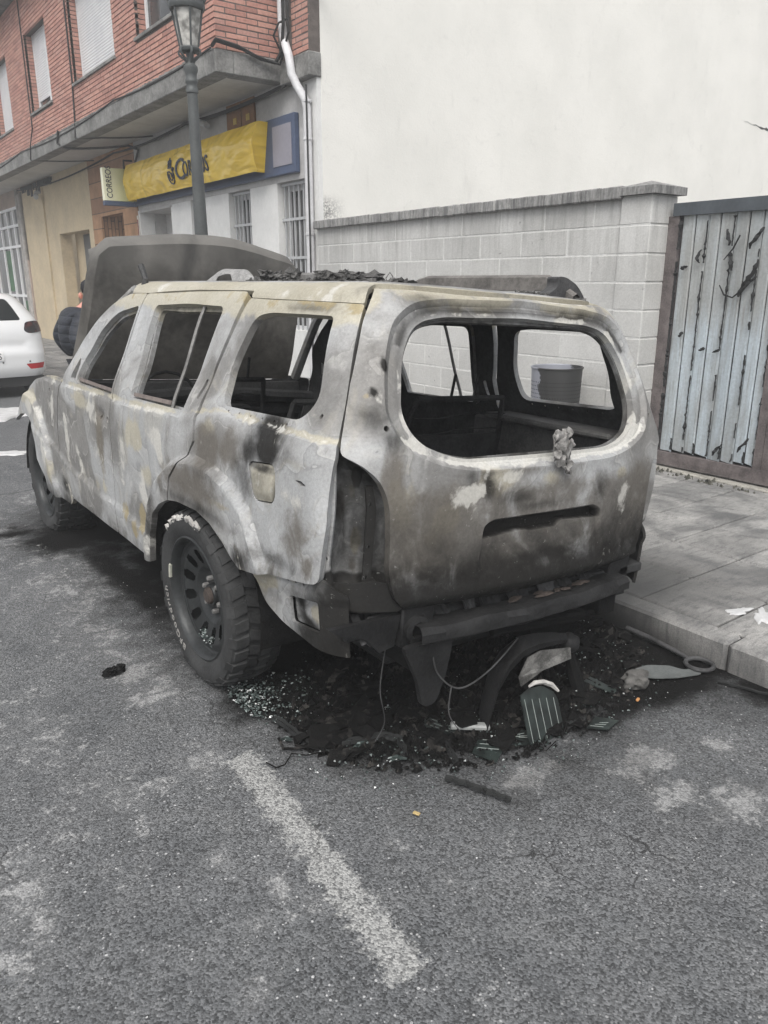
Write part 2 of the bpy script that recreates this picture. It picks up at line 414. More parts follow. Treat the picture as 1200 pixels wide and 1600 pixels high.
def piece_meshes(n, dims, bev, name, jit=0.0, seed=1):
    out = []; rr = random.Random(seed)
    for k in range(n):
        b = MB().box(-dims[0] / 2, dims[0] / 2, -dims[1] / 2, dims[1] / 2, -dims[2] / 2, dims[2] / 2, bev=bev)
        b.v = [tuple(c + rr.uniform(-jit, jit) for c in p) for p in b.v]
        me = b.mesh(name); fattr(me, 'rnd', [rr.random()] * len(me.vertices)); out.append(me)
    return out
ks = piece_meshes(4, (.125, .98, .29), .012, 'kerb_stone', .002)
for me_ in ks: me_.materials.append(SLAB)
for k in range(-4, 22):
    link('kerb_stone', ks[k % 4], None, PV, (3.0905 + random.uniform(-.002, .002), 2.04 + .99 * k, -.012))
sl = piece_meshes(5, (.446, .405, .05), .007, 'paving_slab', .0012)
for me_ in sl: me_.materials.append(SLAB)
far = MB()
for j in range(-3, 26):
    for i in range(6):
        x = 3.385 + .4565 * i; y = 2.295 + .4145 * j; z = .107 + random.uniform(-.0015, .0015)
        q = proj((x, y, .13))
        if q and -80 < q[0] < 1290 and 400 < q[1] < 1700 and y < 9: link('paving_slab', sl[(i * 3 + j * 7) % 5], None, PV, (x, y, z), (random.uniform(-.003, .003), random.uniform(-.003, .003), 0))
        else: far.box(x - .224, x + .224, y - .204, y + .204, z - .025, z + .025)
for j in range(26, 90):
    for i in range(6): far.box(3.161 + .4565 * i, 3.609 + .4565 * i, 2.091 + .4145 * j, 2.499 + .4145 * j, .08, .132)
setp(far.build('far_slab', SLAB, PV), kind='stuff')
setp(MB().box(-155, 155, -155, 255, -.9, -.32).build('ground', MORT), kind='structure')
setp(MB().box(5.902, 30, -30, 8.7, -.3, .10).build('yard_floor', simple('yard', lin(.2), .9, .3, 3)), kind='structure')

# ------------------------------------------------------------------ white rendered blind wall
def mat_render():
    t = NT('white_render', 0.9, 0.2); p = t.pos()
    n1 = t.noise(p, .8, 5, 0.6); n2 = t.noise(t.vmap(p, (1, 1, .25)), 5, 6, 0.7); n3 = t.noise(p, 40, 4, 0.7)
    c = t.mix(t.mr(n1, .3, .7), lin(.71, (1, .988, .93)), lin(.78, (1, .985, .93)))
    c = t.mix(t.math('MULTIPLY', t.mr(n2, .58, .8), .35), c, lin(.52, (1, .98, .93)))
    c = t.mix(t.math('MULTIPLY', t.mr(n3, .66, .74), .5), c, lin(.5))
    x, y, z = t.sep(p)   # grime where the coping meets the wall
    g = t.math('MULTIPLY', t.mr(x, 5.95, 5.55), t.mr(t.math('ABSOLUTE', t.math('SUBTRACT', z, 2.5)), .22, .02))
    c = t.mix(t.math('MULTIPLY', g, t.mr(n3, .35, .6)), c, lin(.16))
    w2 = t.noise(t.vmap(p, (1, 1, 1.6)), 9, 6, .72, .6); c = t.mix(t.math('MULTIPLY', t.mr(w2, .56, .70), .16), c, lin(.50, (1, .99, .95)))
    ce = t.n('ShaderNodeTexVoronoi', {'Vector': t.n('ShaderNodeVectorMath', {0: p, 1: t.noise(p, 1.4, 4, .6, col=True)}, operation='ADD').outputs[0], 'Scale': .55}, feature='DISTANCE_TO_EDGE').outputs['Distance']
    c = t.mix(t.math('MULTIPLY', t.math('MULTIPLY', t.mr(ce, .006, .001), t.mr(n2, .45, .6)), .12), c, lin(.3))
    t.color(c); t.bump(t.math('ADD', t.math('ADD', n3, n1), t.math('MULTIPLY', w2, 1.2)), .22, .012); return t.m
WR = mat_render()
gab = empty('rendered_building', (9.5, 8.9, 0), 'blind white rendered end wall rising behind the concrete block wall', 'building')
MB().box(5.56, 22, 8.72, 9.0, -.2, 11.5).build('wall', WR, gab)
DARK = simple('dark_crack', lin(.06), .95)
ck = MB(); rr = random.Random(2); up = []; lo = []
for k in range(34):
    x = 14.95 + k * .05; z = 4.515 - .0035 * k + .018 * math.sin(k * .9) * rr.random(); h = (.004 + .020 * min(1, max(0, (k - 6) / 8))) * rr.uniform(.4, 1.3); up.append((x, z + h)); lo.append((x, z - h))
vs = [(x, 8.717, z) for x, z in up + lo]; n_ = len(up); ck.add(vs, [(k, k + 1, n_ + k + 1, n_ + k) for k in range(n_ - 1)])
ck.build('crack', DARK, gab)

# ------------------------------------------------------------------ concrete block wall and gate pillar
def mat_block():
    t = NT('concrete_block', 0.9, 0.2); p = t.pos(); o = t.co()
    n1 = t.noise(p, 1.4, 5, 0.6); n2 = t.noise(p, 70, 3, 0.7); n3 = t.noise(t.vmap(p, (6, 6, .6)), 2.2, 6, 0.75)
    c = t.mix(t.mr(n1, .3, .7), lin(.46, (1, .995, .96)), lin(.56, (1, .995, .965)))
    c = t.mix(1.0, c, t.mr(t.rand(), 0, 1, .94, 1.05, False), 'MULTIPLY')
    c = t.mix(1.0, c, t.mr(n2, .25, .75, .86, 1.1, False), 'MULTIPLY')
    x, y, z = t.sep(p)
    g = t.math('MULTIPLY', t.mr(z, 1.3, 2.25), t.mr(n3, .42, .72))
    c = t.mix(t.math('MULTIPLY', g, .5), c, lin(.2, (1, .97, .92)))
    c = t.mix(t.math('MULTIPLY', t.mr(t.noise(p, 17, 3), .70, .76), .6), c, lin(.1))
    t.color(c); t.bump(t.math('ADD', n2, t.math('MULTIPLY', n1, .5)), .5, .006); return t.m
BLK = mat_block()
WMORT = simple('pale_mortar', lin(.58, (1, 1, .97)), .95, .15, 20, .3, 90)
def mat_coping():
    t = NT('coping_concrete', .9, .2); p = t.pos(); n = t.noise(t.vmap(p, (9, 9, 1.2)), 3, 6, .75); n2 = t.noise(p, 50, 3)
    c = t.mix(t.mr(n, .33, .66), lin(.13, (1, 1, 1)), lin(.34, (1, .99, .96))); c = t.mix(1.0, c, t.mr(t.rand(), 0, 1, .85, 1.12, False), 'MULTIPLY')
    t.color(t.mix(1.0, c, t.mr(n2, .3, .7, .85, 1.12, False), 'MULTIPLY')); t.bump(n2, .4, .005); return t.m
COP = mat_coping()
bw = empty('block_wall', (5.55, 6.4, .13), 'pale concrete block wall with grey coping between the drainpipe and the gate pillar', 'wall')
MB().box(5.4525, 5.64, 4.13, 8.70, -.1, 2.268).build('mortar', WMORT, bw)
bl = piece_meshes(6, (.19, .532, .209), .006, 'block', .0012)
bh = piece_meshes(3, (.19, .262, .209), .006, 'block', .0012, 5)
for m_ in bl + bh: m_.materials.append(BLK)
for r in range(10):
    zc = .119 + .217 * (r + .5)
    if zc > 2.26: break
    y = 4.133 + (.27 if r % 2 else 0)
    if r % 2: link('block', bh[r % 3], None, bw, (5.545, 4.133 + .1335, zc))
    while y < 8.69:
        L = min(.532, 8.695 - y)
        if L < .5:
            o = MB().box(-.095, .095, -L / 2, L / 2, -.1045, .1045, bev=.006).build('block', BLK, bw); o.location = (5.545, y + L / 2, zc)
        else: link('block', random.choice(bl), None, bw, (5.545 + random.uniform(-.001, .001), y + .267, zc))
        y += .54
cp = piece_meshes(5, (.31, .196, .095), .008, 'coping_stone', .002)
for m_ in cp: m_.materials.append(COP)
for k in range(23): link('coping_stone', cp[k % 5], None, bw, (5.545, 4.21 + .2005 * k, 2.318 + random.uniform(-.002, .002)))
gp = empty('gate_pillar', (5.6, 3.985, .13), 'concrete block pillar with a low pyramid cap beside the metal gate', 'pillar')
MB().box(5.4365, 5.755, 3.846, 4.122, -.1, 2.29).build('mortar', WMORT, gp)
pb = piece_meshes(4, (.33, .288, .211), .008, 'block', .0015, 9)
for m_ in pb: m_.materials.append(BLK)
for r in range(10):
    link('block', pb[r % 4], None, gp, (5.598, 3.984, .119 + .217 * (r + .5)))
b = MB(); x0, x1, y0, y1 = 5.39, 5.80, 3.79, 4.175
b.add([(x0, y0, 2.292), (x1, y0, 2.292), (x1, y1, 2.292), (x0, y1, 2.292), (x0, y0, 2.35), (x1, y0, 2.35), (x1, y1, 2.35), (x0, y1, 2.35), (5.6, 3.985, 2.405)],
      [(0, 3, 2, 1), (0, 1, 5, 4), (1, 2, 6, 5), (2, 3, 7, 6), (3, 0, 4, 7), (4, 5, 8), (5, 6, 8), (6, 7, 8), (7, 4, 8)])
b.build('cap', COP, gp)

# ------------------------------------------------------------------ metal gate
def mat_sheet():
    t = NT('scorched_sheet', .5, .4, .35); p = t.pos(); x, y, z = t.sep(p)
    n = t.noise(t.vmap(p, (3, 7, 1.1)), 1.6, 5, .6); n2 = t.noise(t.vmap(p, (10, 40, 2.0)), 1.2, 5, .7); n3 = t.noise(p, 45, 3)
    c = t.mix(t.mr(n, .35, .65), lin(.42, (.93, .985, 1.0)), lin(.62, (.87, .98, 1.05)))
    up = t.math('ADD', t.mr(z, .9, 1.7), t.math('MULTIPLY', t.math('SUBTRACT', n2, .5), 1.6))
    c = t.mix(t.math('MULTIPLY', t.mr(up, .3, .9), .6), c, lin(.36, (1, .995, .94)))
    c = t.mix(t.math('MULTIPLY', t.mr(n2, .5, .75), .55), c, lin(.22, (1, .97, .9)))
    c = t.mix(1.0, c, t.mr(t.rand(), 0, 1, .85, 1.1, False), 'MULTIPLY')
    t.color(t.mix(1.0, c, t.mr(n3, .3, .7, .88, 1.1, False), 'MULTIPLY')); t.rough(t.mr(n2, .3, .7, .42, .7)); t.bump(n2, .2, .01); return t.m
SHEET = mat_sheet()
GFR = simple('rusty_frame', lin(.115, (1.1, .95, .93)), .8, .45, 9, .3, 50)
SLATE = simple('slate_paint', lin(.085, (.88, 1.0, 1.12)), .55, .2, 5)
CHAR = simple('charred_film', lin(.022, (1, 1.03, 1.05)), .85, .5, 14, .5, 40)
gt = empty('metal_gate', (5.68, 2.8, .13), 'scorched pale blue sheet metal gate with torn black film strips', 'gate')
MB().box(5.655, 5.745, .6, 3.80, 2.135, 2.228).build('top_rail', SLATE, gt)
MB().box(5.665, 5.735, 3.745, 3.842, .17, 2.134).build('frame_post', GFR, gt)
MB().box(5.665, 5.735, 2.835, 2.90, .17, 2.134).build('frame_post', GFR, gt)
MB().box(5.665, 5.735, 2.77, 2.832, .17, 2.134).build('frame_post', GFR, gt)
MB().box(5.66, 5.74, .6, 3.765, .168, .275).build('bottom_rail', GFR, gt)
MB().box(5.735, 5.742, .6, 3.70, .2, 2.15).build('backing_sheet', CHAR, gt)
MB().box(5.60, 5.85, .6, 3.83, .10, .150, bev=.01).build('threshold', simple('threshold_stone', lin(.3, (1, .96, .86)), .9, .4, 12), gt)
yb = [3.732, 3.617, 3.507, 3.41, 3.290, 3.183, 3.078, 2.985, 2.905]
yb2 = [2.765 - .105 * k for k in range(12)]
scr = MB(); rr = random.Random(3)
def strip(ya, yc, k):
    g0, g1 = (.0025, .006) if k % 2 else (.006, .0025)
    b = MB(); a = yc + g0; c = ya - g1; n = 5; z0, z1 = .262, 2.15
    d0, d1 = (.006, -.002) if k % 2 else (-.002, .006)
    nz = 14; vs = []; fs = []
    for j in range(nz + 1):
        z = z0 + (z1 - z0) * j / nz
        for i in range(4):
            y = a + (c - a) * (0, .06, .94, 1)[i]; x = 5.688 + (d0 + (d1 - d0) * (0, .06, .94, 1)[i]) + (.006 if i in (0, 3) else 0) + rr.uniform(-.0012, .0012)
            if j in (0,): z += rr.uniform(-.0, .02)
            if i in (0, 3): y += rr.uniform(-.0016, .0016)
            vs.append((x, y, z))
    m = 4
    for j in range(nz):
        for i in range(3): fs.append((j * m + i, j * m + i + 1, (j + 1) * m + i + 1, (j + 1) * m + i))
    nb = len(vs); vs += [(x + .012, y, z) for x, y, z in vs]; fs += [tuple(q + nb for q in f[::-1]) for f in fs]
    b.add(vs, fs); b.build('sheet_strip', SHEET, gt, True, 30)
for k in range(len(yb) - 1): strip(yb[k], yb[k + 1], k)
for k in range(len(yb2) - 1): strip(yb2[k], yb2[k + 1], k)
s_ = 0
def jag(y, z0, z1, seed, wmin=.002, wmax=.012, gap=.35):
    r = random.Random(seed); z = z0; run = []
    def flush(run):
        if len(run) < 3: return
        vs = []
        for (zz, a, c, d) in run: vs += [(5.679 - d * .4, y - a, zz), (5.674 - d, y + c, zz + r.uniform(-.006, .006))]
        fs = [(2 * i, 2 * i + 1, 2 * i + 3, 2 * i + 2) for i in range(len(run) - 1)]; nb = len(vs)
        scr.add(vs + [(x + .003, yy, zz) for x, yy, zz in vs], fs + [tuple(q + nb for q in f[::-1]) for f in fs])
    while z < z1:
        if r.random() < gap * .12: flush(run); run = []; z += r.uniform(.02, .12)
        big = r.random() ** 6; run.append((z, r.uniform(wmin, wmax) * (1 + 2.5 * big), r.uniform(wmin, wmax * .5) * (1 + 1.0 * big), r.uniform(0, .006) + .02 * big)); z += r.uniform(.010, .026)
    flush(run)
def flake(y, z, L_, ang, w, seed):
    r = random.Random(seed); n = 9; vs = []
    for i in range(n):
        t_ = i / (n - 1); ww = w * math.sin(math.pi * (.12 + .86 * t_)) ** .8 * r.uniform(.5, 1.3) + .001; cy = y + L_ * t_ * math.sin(ang) + .22 * L_ * math.sin(t_ * 2.6 + seed) + r.uniform(-.005, .005); cz = z - L_ * t_ * math.cos(ang); d = .004 + .035 * math.sin(t_ * 2.2) * r.uniform(.6, 1.2)
        vs += [(5.676 - d * .5, cy - ww * math.cos(ang), cz - ww * math.sin(ang)), (5.672 - d, cy + ww * math.cos(ang), cz + ww * math.sin(ang))]
    fs = [(2 * i, 2 * i + 1, 2 * i + 3, 2 * i + 2) for i in range(n - 1)]; nb = len(vs)
    scr.add(vs + [(x + .003, yy, zz) for x, yy, zz in vs], fs + [tuple(q + nb for q in f[::-1]) for f in fs])
for k, y in enumerate(yb[1:-1] + yb2[1:8]):
    if k % 2 == 1: jag(y, .30, 2.12, 50 + k, .0015, .0065, .55)
    else: jag(y, .30, .40, 80 + k, .003, .010, .2)
jag(3.738, .30, 2.13, 40, .004, .012, .15); jag(2.903, .3, 2.1, 41, .004, .014, .2); jag(2.765, .3, 2.1, 42, .004, .016, .2)
for (y, z, L_, an, w) in [(3.62, 1.76, .07, 1.2, .012), (3.31, 2.02, .12, .12, .009), (3.30, 1.84, .12, -.2, .010), (3.11, 1.80, .20, .2, .013), (3.09, 2.02, .15, .15, .012), (3.08, 1.68, .16, .45, .012), (3.52, 1.88, .10, .15, .009), (3.60, 1.26, .06, .8, .009), (3.41, 1.15, .05, 1.0, .009), (3.285, 1.15, .05, .9, .008), (2.99, .5, .12, .15, .010), (3.18, .42, .10, .2, .010)]:
    s_ += 1; flake(y, z, L_, an, w, s_)
for (pa) in [[(3.34, 1.62), (3.30, 1.55), (3.22, 1.53), (3.14, 1.60), (3.10, 1.72)], [(3.33, 1.80), (3.27, 1.88), (3.22, 1.97)]]:
    scr.tube([(5.655 + .01 * math.sin(i * 2), y, z) for i, (y, z) in enumerate(pa)], [.004, .007, .006, .009, .005][:len(pa)], 5)
setp(scr.build('film_scrap', CHAR, gt), kind='stuff')
# ------------------------------------------------------------------ brick building with the post office
def mat_brick():
    t = NT('red_brick', .85, .25); p = t.pos(); n = t.noise(p, 30, 5, .65); n2 = t.noise(p, 2.2, 4)
    r = t.math('FRACT', t.math('ADD', t.math('MULTIPLY', t.rand(), 1.0), t.attr('rnd')))
    c = t.ramp(r, [(0, rgb(156, 116, 106)), (.35, rgb(175, 130, 118)), (.7, rgb(186, 142, 128)), (1, rgb(170, 132, 122))])
    c = t.mix(1.0, c, t.mr(n, .3, .7, .82, 1.15, False), 'MULTIPLY')
    c = t.mix(t.math('MULTIPLY', t.mr(n2, .55, .75), .25), c, lin(.35, (1, .8, .72)))
    t.color(c); t.bump(n, .3, .004); return t.m
BRK = mat_brick()
BMORT = simple('brick_mortar', lin(.12, (1, .86, .78)), .95, .3, 12, .3, 60)
CONC = simple('weathered_concrete', lin(.19, (1, .99, .95)), .9, .5, 3.5, .4, 40)
SOFF = simple('soffit_plaster', lin(.50, (1, .98, .94)), .9, .14, 1.3, .2, 30)
PLAS = simple('grey_plaster', lin(.46, (1, .985, .97)), .9, .16, 2, .25, 40)
WPAINT = simple('white_pilaster', lin(.66, (1, 1, .98)), .8, .08, 3, .15, 50)
CREAM = simple('cream_render', lin(.52, (1, .83, .57)), .9, .14, 1.6, .3, 40)
STAIN = simple('soot_stain', lin(.05), .95, .5, 9)
GREYM = simple('grey_bar_paint', lin(.42, (.98, 1, 1.02)), .5, .1, 8)
def mat_glass():
    t = NT('window_glass', .08, .5); p = t.pos(); t.color(t.mix(t.mr(t.noise(p, 1.5, 2), .4, .6), lin(.03), lin(.07))); return t.m
GLASS = mat_glass()
PVC = simple('white_pvc', lin(.72, (1, 1, 1.01)), .4, .05, 5)
def mat_shutter():
    t = NT('roller_shutter', .5, .4); p = t.pos(); n = t.noise(p, 2, 4); t.color(t.mix(t.mr(n, .3, .7), lin(.68, (1, 1, 1.02)), lin(.76, (1, 1, 1)))); return t.m
SHUT = mat_shutter()
CABLE = simple('black_cable', lin(.03), .7)
bb = empty('brick_building', (5.6, 16, .0), 'red brick building on a grey concrete ledge over the yellow post office sign', 'building')
WIN = [(10.15, 11.95, 4.935, 6.35), (12.88, 15.0, 4.895, 6.30), (16.42, 17.95, 4.87, 6.27), (19.6, 21.1, 4.84, 6.28), (22.9, 24.4, 4.84, 6.28)]
XF, ZB = 4.55, 4.28
# upper mortar wall around the openings
m = MB(); ycur = 9.43
for (a, b_, z0, z1) in WIN:
    m.box(XF + .008, 4.80, ycur, a, ZB, 10.2); m.box(XF + .008, 4.80, a, b_, ZB, z0 - .05); m.box(XF + .008, 4.80, a, b_, z1, 10.2); ycur = b_
m.box(XF + .008, 4.80, ycur, 30, ZB, 10.2)
m.box(4.802, 5.5, 9.43, 9.75, ZB, 10.2)              # end wall
m.box(5.40, 5.558, 8.725, 9.427, 4.25, 10.2)           # corner pier core
m.box(5.0, 5.4, 9.76, 30, 4.4, 10.2)
m.build('upper_wall', BMORT, bb)
setp(MB().box(4.2, 5.6, 9.6, 30, 6.98, 7.22).build('floor_slab', CONC, bb))
# bricks
BL, BH, CO = .276, .0505, .0635
front = piece_meshes(8, (.05, BL, BH), .003, 'brick', .0012, 21); side = piece_meshes(8, (BL, .05, BH), .003, 'brick', .0012, 22)
for m_ in front + side: m_.materials.append(BRK)
items = []
def lay(kind, s0, s1, z0, z1, k0=0, holes=()):
    for k in range(int((z1 - z0) / CO)):
        z = z0 + CO * (k + .5); s = s0 - ((k + k0) % 2) * (BL + .012) / 2
        while s < s1:
            a, b_ = max(s, s0), min(s + BL, s1); s += BL + .012
            segs = [(a, b_)]
            for (h0, h1, hz0, hz1) in holes:
                if hz0 < z < hz1:
                    segs = [q for (u, w) in segs for q in ((u, min(w, h0)), (max(u, h1), w)) if q[1] - q[0] > .03]
            for (u, w) in segs:
                if w - u < .03: continue
                c = (XF + .024, (u + w) / 2, z) if kind == 'f' else ((u + w) / 2, 9.43 + .022, z) if kind == 'e' else (5.40 + .022, (u + w) / 2, z) if kind == 'pf' else ((u + w) / 2, 8.73 + .022, z)
                q = proj(c)
                if not q or q[0] < -60 or q[1] < -60 or q[1] > 500: continue
                if kind == 'f':
                    p0, p1 = proj((XF, u, z)), proj((XF, w, z))
                else: p0, p1 = proj((u, c[1], z) if kind in 'e ps' else (c[0], u, z)), proj((w, c[1], z) if kind in 'e ps' else (c[0], w, z))
                size = (abs(p0[0] - p1[0]) + abs(p0[1] - p1[1])) * 1200 * BH / q[2]
                items.append((size, kind, c, w - u))
lay('f', 9.43, 24.6, ZB + .006, 7.0, 0, [(a, b_, z0 - .05, z1) for a, b_, z0, z1 in WIN])
lay('e', XF, 5.40, ZB + .006, 5.6, 1)
lay('pf', 8.73, 9.10, 4.256, 5.6, 0); lay('ps', 5.40, 5.56, 4.256, 5.6, 1)
items.sort(key=lambda t: -t[0])
stuff = MB(); srnd = []; nb = 0
for n_, (size, kind, c, L) in enumerate(items):
    full = abs(L - BL) < .004; ms = front if kind in ('f', 'pf') else side
    off = random.uniform(-.002, .002)
    cc = (c[0] + off, c[1], c[2]) if kind in ('f', 'pf') else (c[0], c[1] + off, c[2])
    if nb < 290:
        nb += 1; me_ = ms[random.randrange(8)]; o = link('brick', me_, None, bb, cc)
        if not full: o.scale = (1, L / BL, 1) if kind in ('f', 'pf') else (L / BL, 1, 1)
    else:
        d = (.025, L / 2) if kind in ('f', 'pf') else (L / 2, .025)
        stuff.box(cc[0] - d[0], cc[0] + d[0], cc[1] - d[1], cc[1] + d[1], cc[2] - BH / 2, cc[2] + BH / 2); srnd += [random.random()] * 8
for (a, b_, z0, z1) in WIN:                                   # bricks that turn into the reveals
    z = ZB + .006 + CO * .5
    while z < z1:
        if z > z0 and z < 7.0:
            stuff.box(XF + .052, 4.70, b_ - .008, b_ + .02, z - BH / 2, z + BH / 2); srnd += [random.random()] * 8
        z += CO
o = stuff.build('brickwork', BRK, bb); fattr(o.data, 'rnd', srnd); o['kind'] = 'stuff'
# windows
def window(a, b_, z0, z1, drop, split):
    fr = MB(); X = 4.705
    for (y0, y1) in ((a, a + .05), (b_ - .05, b_)) + (((split - .04, split + .04),) if split else ()): fr.box(X, X + .06, y0, y1, z0, z1 + .1)
    fr.box(X, X + .06, a, b_, z0, z0 + .05)
    f = fr.build('window', PVC, bb)
    MB().box(X + .03, X + .04, a, b_, z0, z1 + .1).build('pane', GLASS, f)
    sh = MB(); z = z1 + .1
    cols = [(a + .055, (split - .045) if split else b_ - .055, drop[0])] + ([(split + .045, b_ - .055, drop[1])] if split else [])
    for (y0, y1, dz) in cols:
        z = z1 + .1
        while z > z0 + dz:
            sh.add([(X + .010, y0, z), (X + .010, y1, z), (X + .002, y1, z - .02), (X + .002, y0, z - .02), (X + .012, y1, z - .042), (X + .012, y0, z - .042)], [(0, 1, 2, 3), (3, 2, 4, 5)]); z -= .043
    if sh.v: setp(sh.build('shutter', SHUT, f, fix=False), kind='stuff')
    MB().box(XF - .03, 4.705, a - .04, b_ + .04, z0 - .048, z0 - .002, bev=.006).build('sill', CONC, f)
window(*WIN[0], (1.3, 1.3), 11.0); window(*WIN[1], (0.0, 0), None); window(*WIN[2], (.55, .25), 17.05); window(*WIN[3], (0, 0), None); window(*WIN[4], (0, 0), None)
# ledge beam and soffit
b = MB(); b.box(4.52, 4.76, 9.40, 30, 4.03, 4.278, bev=.01); b.box(4.762, 5.45, 9.40, 9.62, 4.03, 4.278, bev=.01); b.box(5.38, 5.558, 8.70, 9.397, 3.985, 4.246, bev=.01)
b.build('ledge_beam', CONC, bb)
MB().box(4.765, 5.495, 9.625, 30, 4.062, 4.25).build('soffit', SOFF, bb)
rg = MB()
for k in range(320):        # ragged mortar and rubbish along the ledge top
    y = 9.45 + k * .05; h = .012 + .02 * random.random(); rg.box(4.515, 4.548, y, y + .05, 4.274, 4.274 + h)
rg.build('ledge_mortar', CONC, bb)
# ground floor wall (X = 5.5)
G = MB(); XW = 5.5; T = .28
def gw(y0, y1, z0, z1, mi): G.box(XW, XW + T, y0, y1, z0, z1, mi)
W_, P_, C_, B_ = 0, 1, 2, 3
gw(8.725, 9.04, .1, 3.985, W_)
for (y0, y1) in ((9.775, 10.555), (11.255, 12.14), (12.645, 13.485)): gw(y0, y1, .1, 2.90, W_)
for (y0, y1) in ((9.04, 9.775), (10.555, 11.255), (12.14, 12.645), (13.485, 14.22)): gw(y0, y1, .1, 1.0, W_)
gw(9.042, 15.03, 2.902, 4.30, P_); gw(8.726, 9.04, 3.987, 4.30, P_)
gw(14.99, 15.08, .1, 2.90, W_)
gw(17.25, 17.85, .1, 4.3, B_); gw(15.082, 15.9, .1, 4.3, B_); gw(15.9, 17.25, 2.93, 4.3, B_)
gw(17.852, 18.15, .1, 4.3, C_); gw(18.15, 20.5, 2.73, 4.3, C_); gw(20.5, 23.6, .1, 4.3, C_); gw(21.9, 22.6, .1, 4.3, C_)
G.box(5.455, 5.5, 21.55, 23.55, .1, 3.95, C_)
def mat_tile():
    t = NT('brown_tile', .8, .3); p = t.pos(); 
    br = t.n('ShaderNodeTexBrick', {'Vector': t.vmap(p, rot=(R(90), 0, R(90))), 'Scale': 1.0, 'Mortar Size': .010, 'Brick Width': .30, 'Row Height': .075, 'Color1': rgb(176, 138, 106), 'Color2': rgb(146, 112, 88), 'Mortar': rgb(104, 86, 72)}).outputs[0]
    t.color(t.mix(1.0, br, t.mr(t.noise(p, 5, 4), .3, .7, .8, 1.15, False), 'MULTIPLY')); return t.m
TILE = mat_tile()
G.build('ground_floor_wall', [WPAINT, PLAS, CREAM, TILE], bb)
r = MB(); r.box(6.0, 6.1, 13.4, 15.0, .1, 2.9); r.box(5.79, 6.0, 14.985, 15.08, .1, 2.9, 0); r.box(5.5, 6.0, 13.45, 15.0, 2.86, 2.899)
r.build('porch_wall', PLAS, bb)
r = MB(); r.box(6.12, 6.2, 15.8, 17.4, .1, 3.0); r.box(5.783, 6.12, 17.252, 17.35, .1, 3.0); r.build('recess_wall', TILE, bb)
f = MB(); f.box(6.06, 6.115, 15.92, 16.02, .15, 2.75); f.box(6.06, 6.115, 16.45, 16.55, .15, 2.75); f.box(6.06, 6.115, 16.02, 16.45, 2.62, 2.75); f.box(6.06, 6.115, 16.02, 16.45, 2.2, 2.28)
dr = f.build('door', PVC, bb); MB().box(6.085, 6.095, 16.0, 16.5, .15, 2.7).build('pane', GLASS, dr)
r = MB(); r.box(5.89, 5.95, 18.0, 20.6, .1, 2.8); r.build('door_recess', CREAM, bb)
DOORM = simple('grey_door_paint', lin(.12, (1, .98, .97)), .6, .12, 6)
d = MB(); d.box(5.83, 5.885, 18.2, 19.75, .13, 2.70, bev=.01); dd = d.build('metal_door', DOORM, bb)
NOT1 = simple('notice_paper', lin(.62, (1, .95, .85)), .7, .1, 20); RED = simple('red_print', lin(.2, (1, .3, .25)), .7, .3, 30); BROWNP = simple('ochre_paper', lin(.45, (1, .75, .42)), .7, .1, 20)
n_ = MB(); n_.box(5.822, 5.829, 19.0, 19.28, 1.62, 2.05); n_.box(5.818, 5.8215, 19.05, 19.23, 1.9, 2.0, 1); n_.box(5.818, 5.8215, 19.05, 19.23, 1.68, 1.78, 1); n_.box(5.822, 5.829, 19.0, 19.28, 1.40, 1.615, 2)
n_.build('notice', [NOT1, RED, BROWNP], dd)
def bars(y0, y1, zb=1.0, n=6, X=5.56):
    b = MB()
    for z in (2.855, 2.42, 1.93, 1.45): b.box(X, X + .012, y0 + .005, y1 - .005, z, z + .035)
    w = b.build('barred_window', GREYM, bb)
    for k in range(n):
        y = y0 + (y1 - y0) * (k + .5) / n; MB().box(X + .0125, X + .0345, y - .011, y + .011, 1.0, 2.87).build('bar', GREYM, w)
    fr = MB(); fr.box(5.66, 5.70, y0, y1, 1.0, 1.05); fr.box(5.66, 5.70, y0, y0 + .05, 1.05, 2.9); fr.box(5.66, 5.70, y1 - .05, y1, 1.05, 2.9); fr.box(5.66, 5.70, y0 + .05, y1 - .05, 2.8, 2.9)
    fr.build('frame', PVC, w); MB().box(5.69, 5.695, y0, y1, 1.0, 2.9).build('pane', GLASS, w)
bars(9.045, 9.77, n=6); bars(10.56, 11.25, n=6); bars(12.145, 12.64, n=5)
b = MB()
b.box(5.88, 5.92, 13.45, 14.25, 2.25, 2.29); pw_ = b.build('barred_window', GREYM, bb)
for k in range(9): y = 13.5 + k * .085; MB().box(5.90, 5.92, y, y + .022, 2.2905, 2.80).build('bar', GREYM, pw_)
MB().box(5.93, 5.995, 13.42, 14.3, 2.1, 2.86).build('porch_window', GLASS, bb)
MB().box(5.47, 5.498, 11.38, 12.0, 1.55, 2.18, bev=.006).build('meter_box', WPAINT, bb)
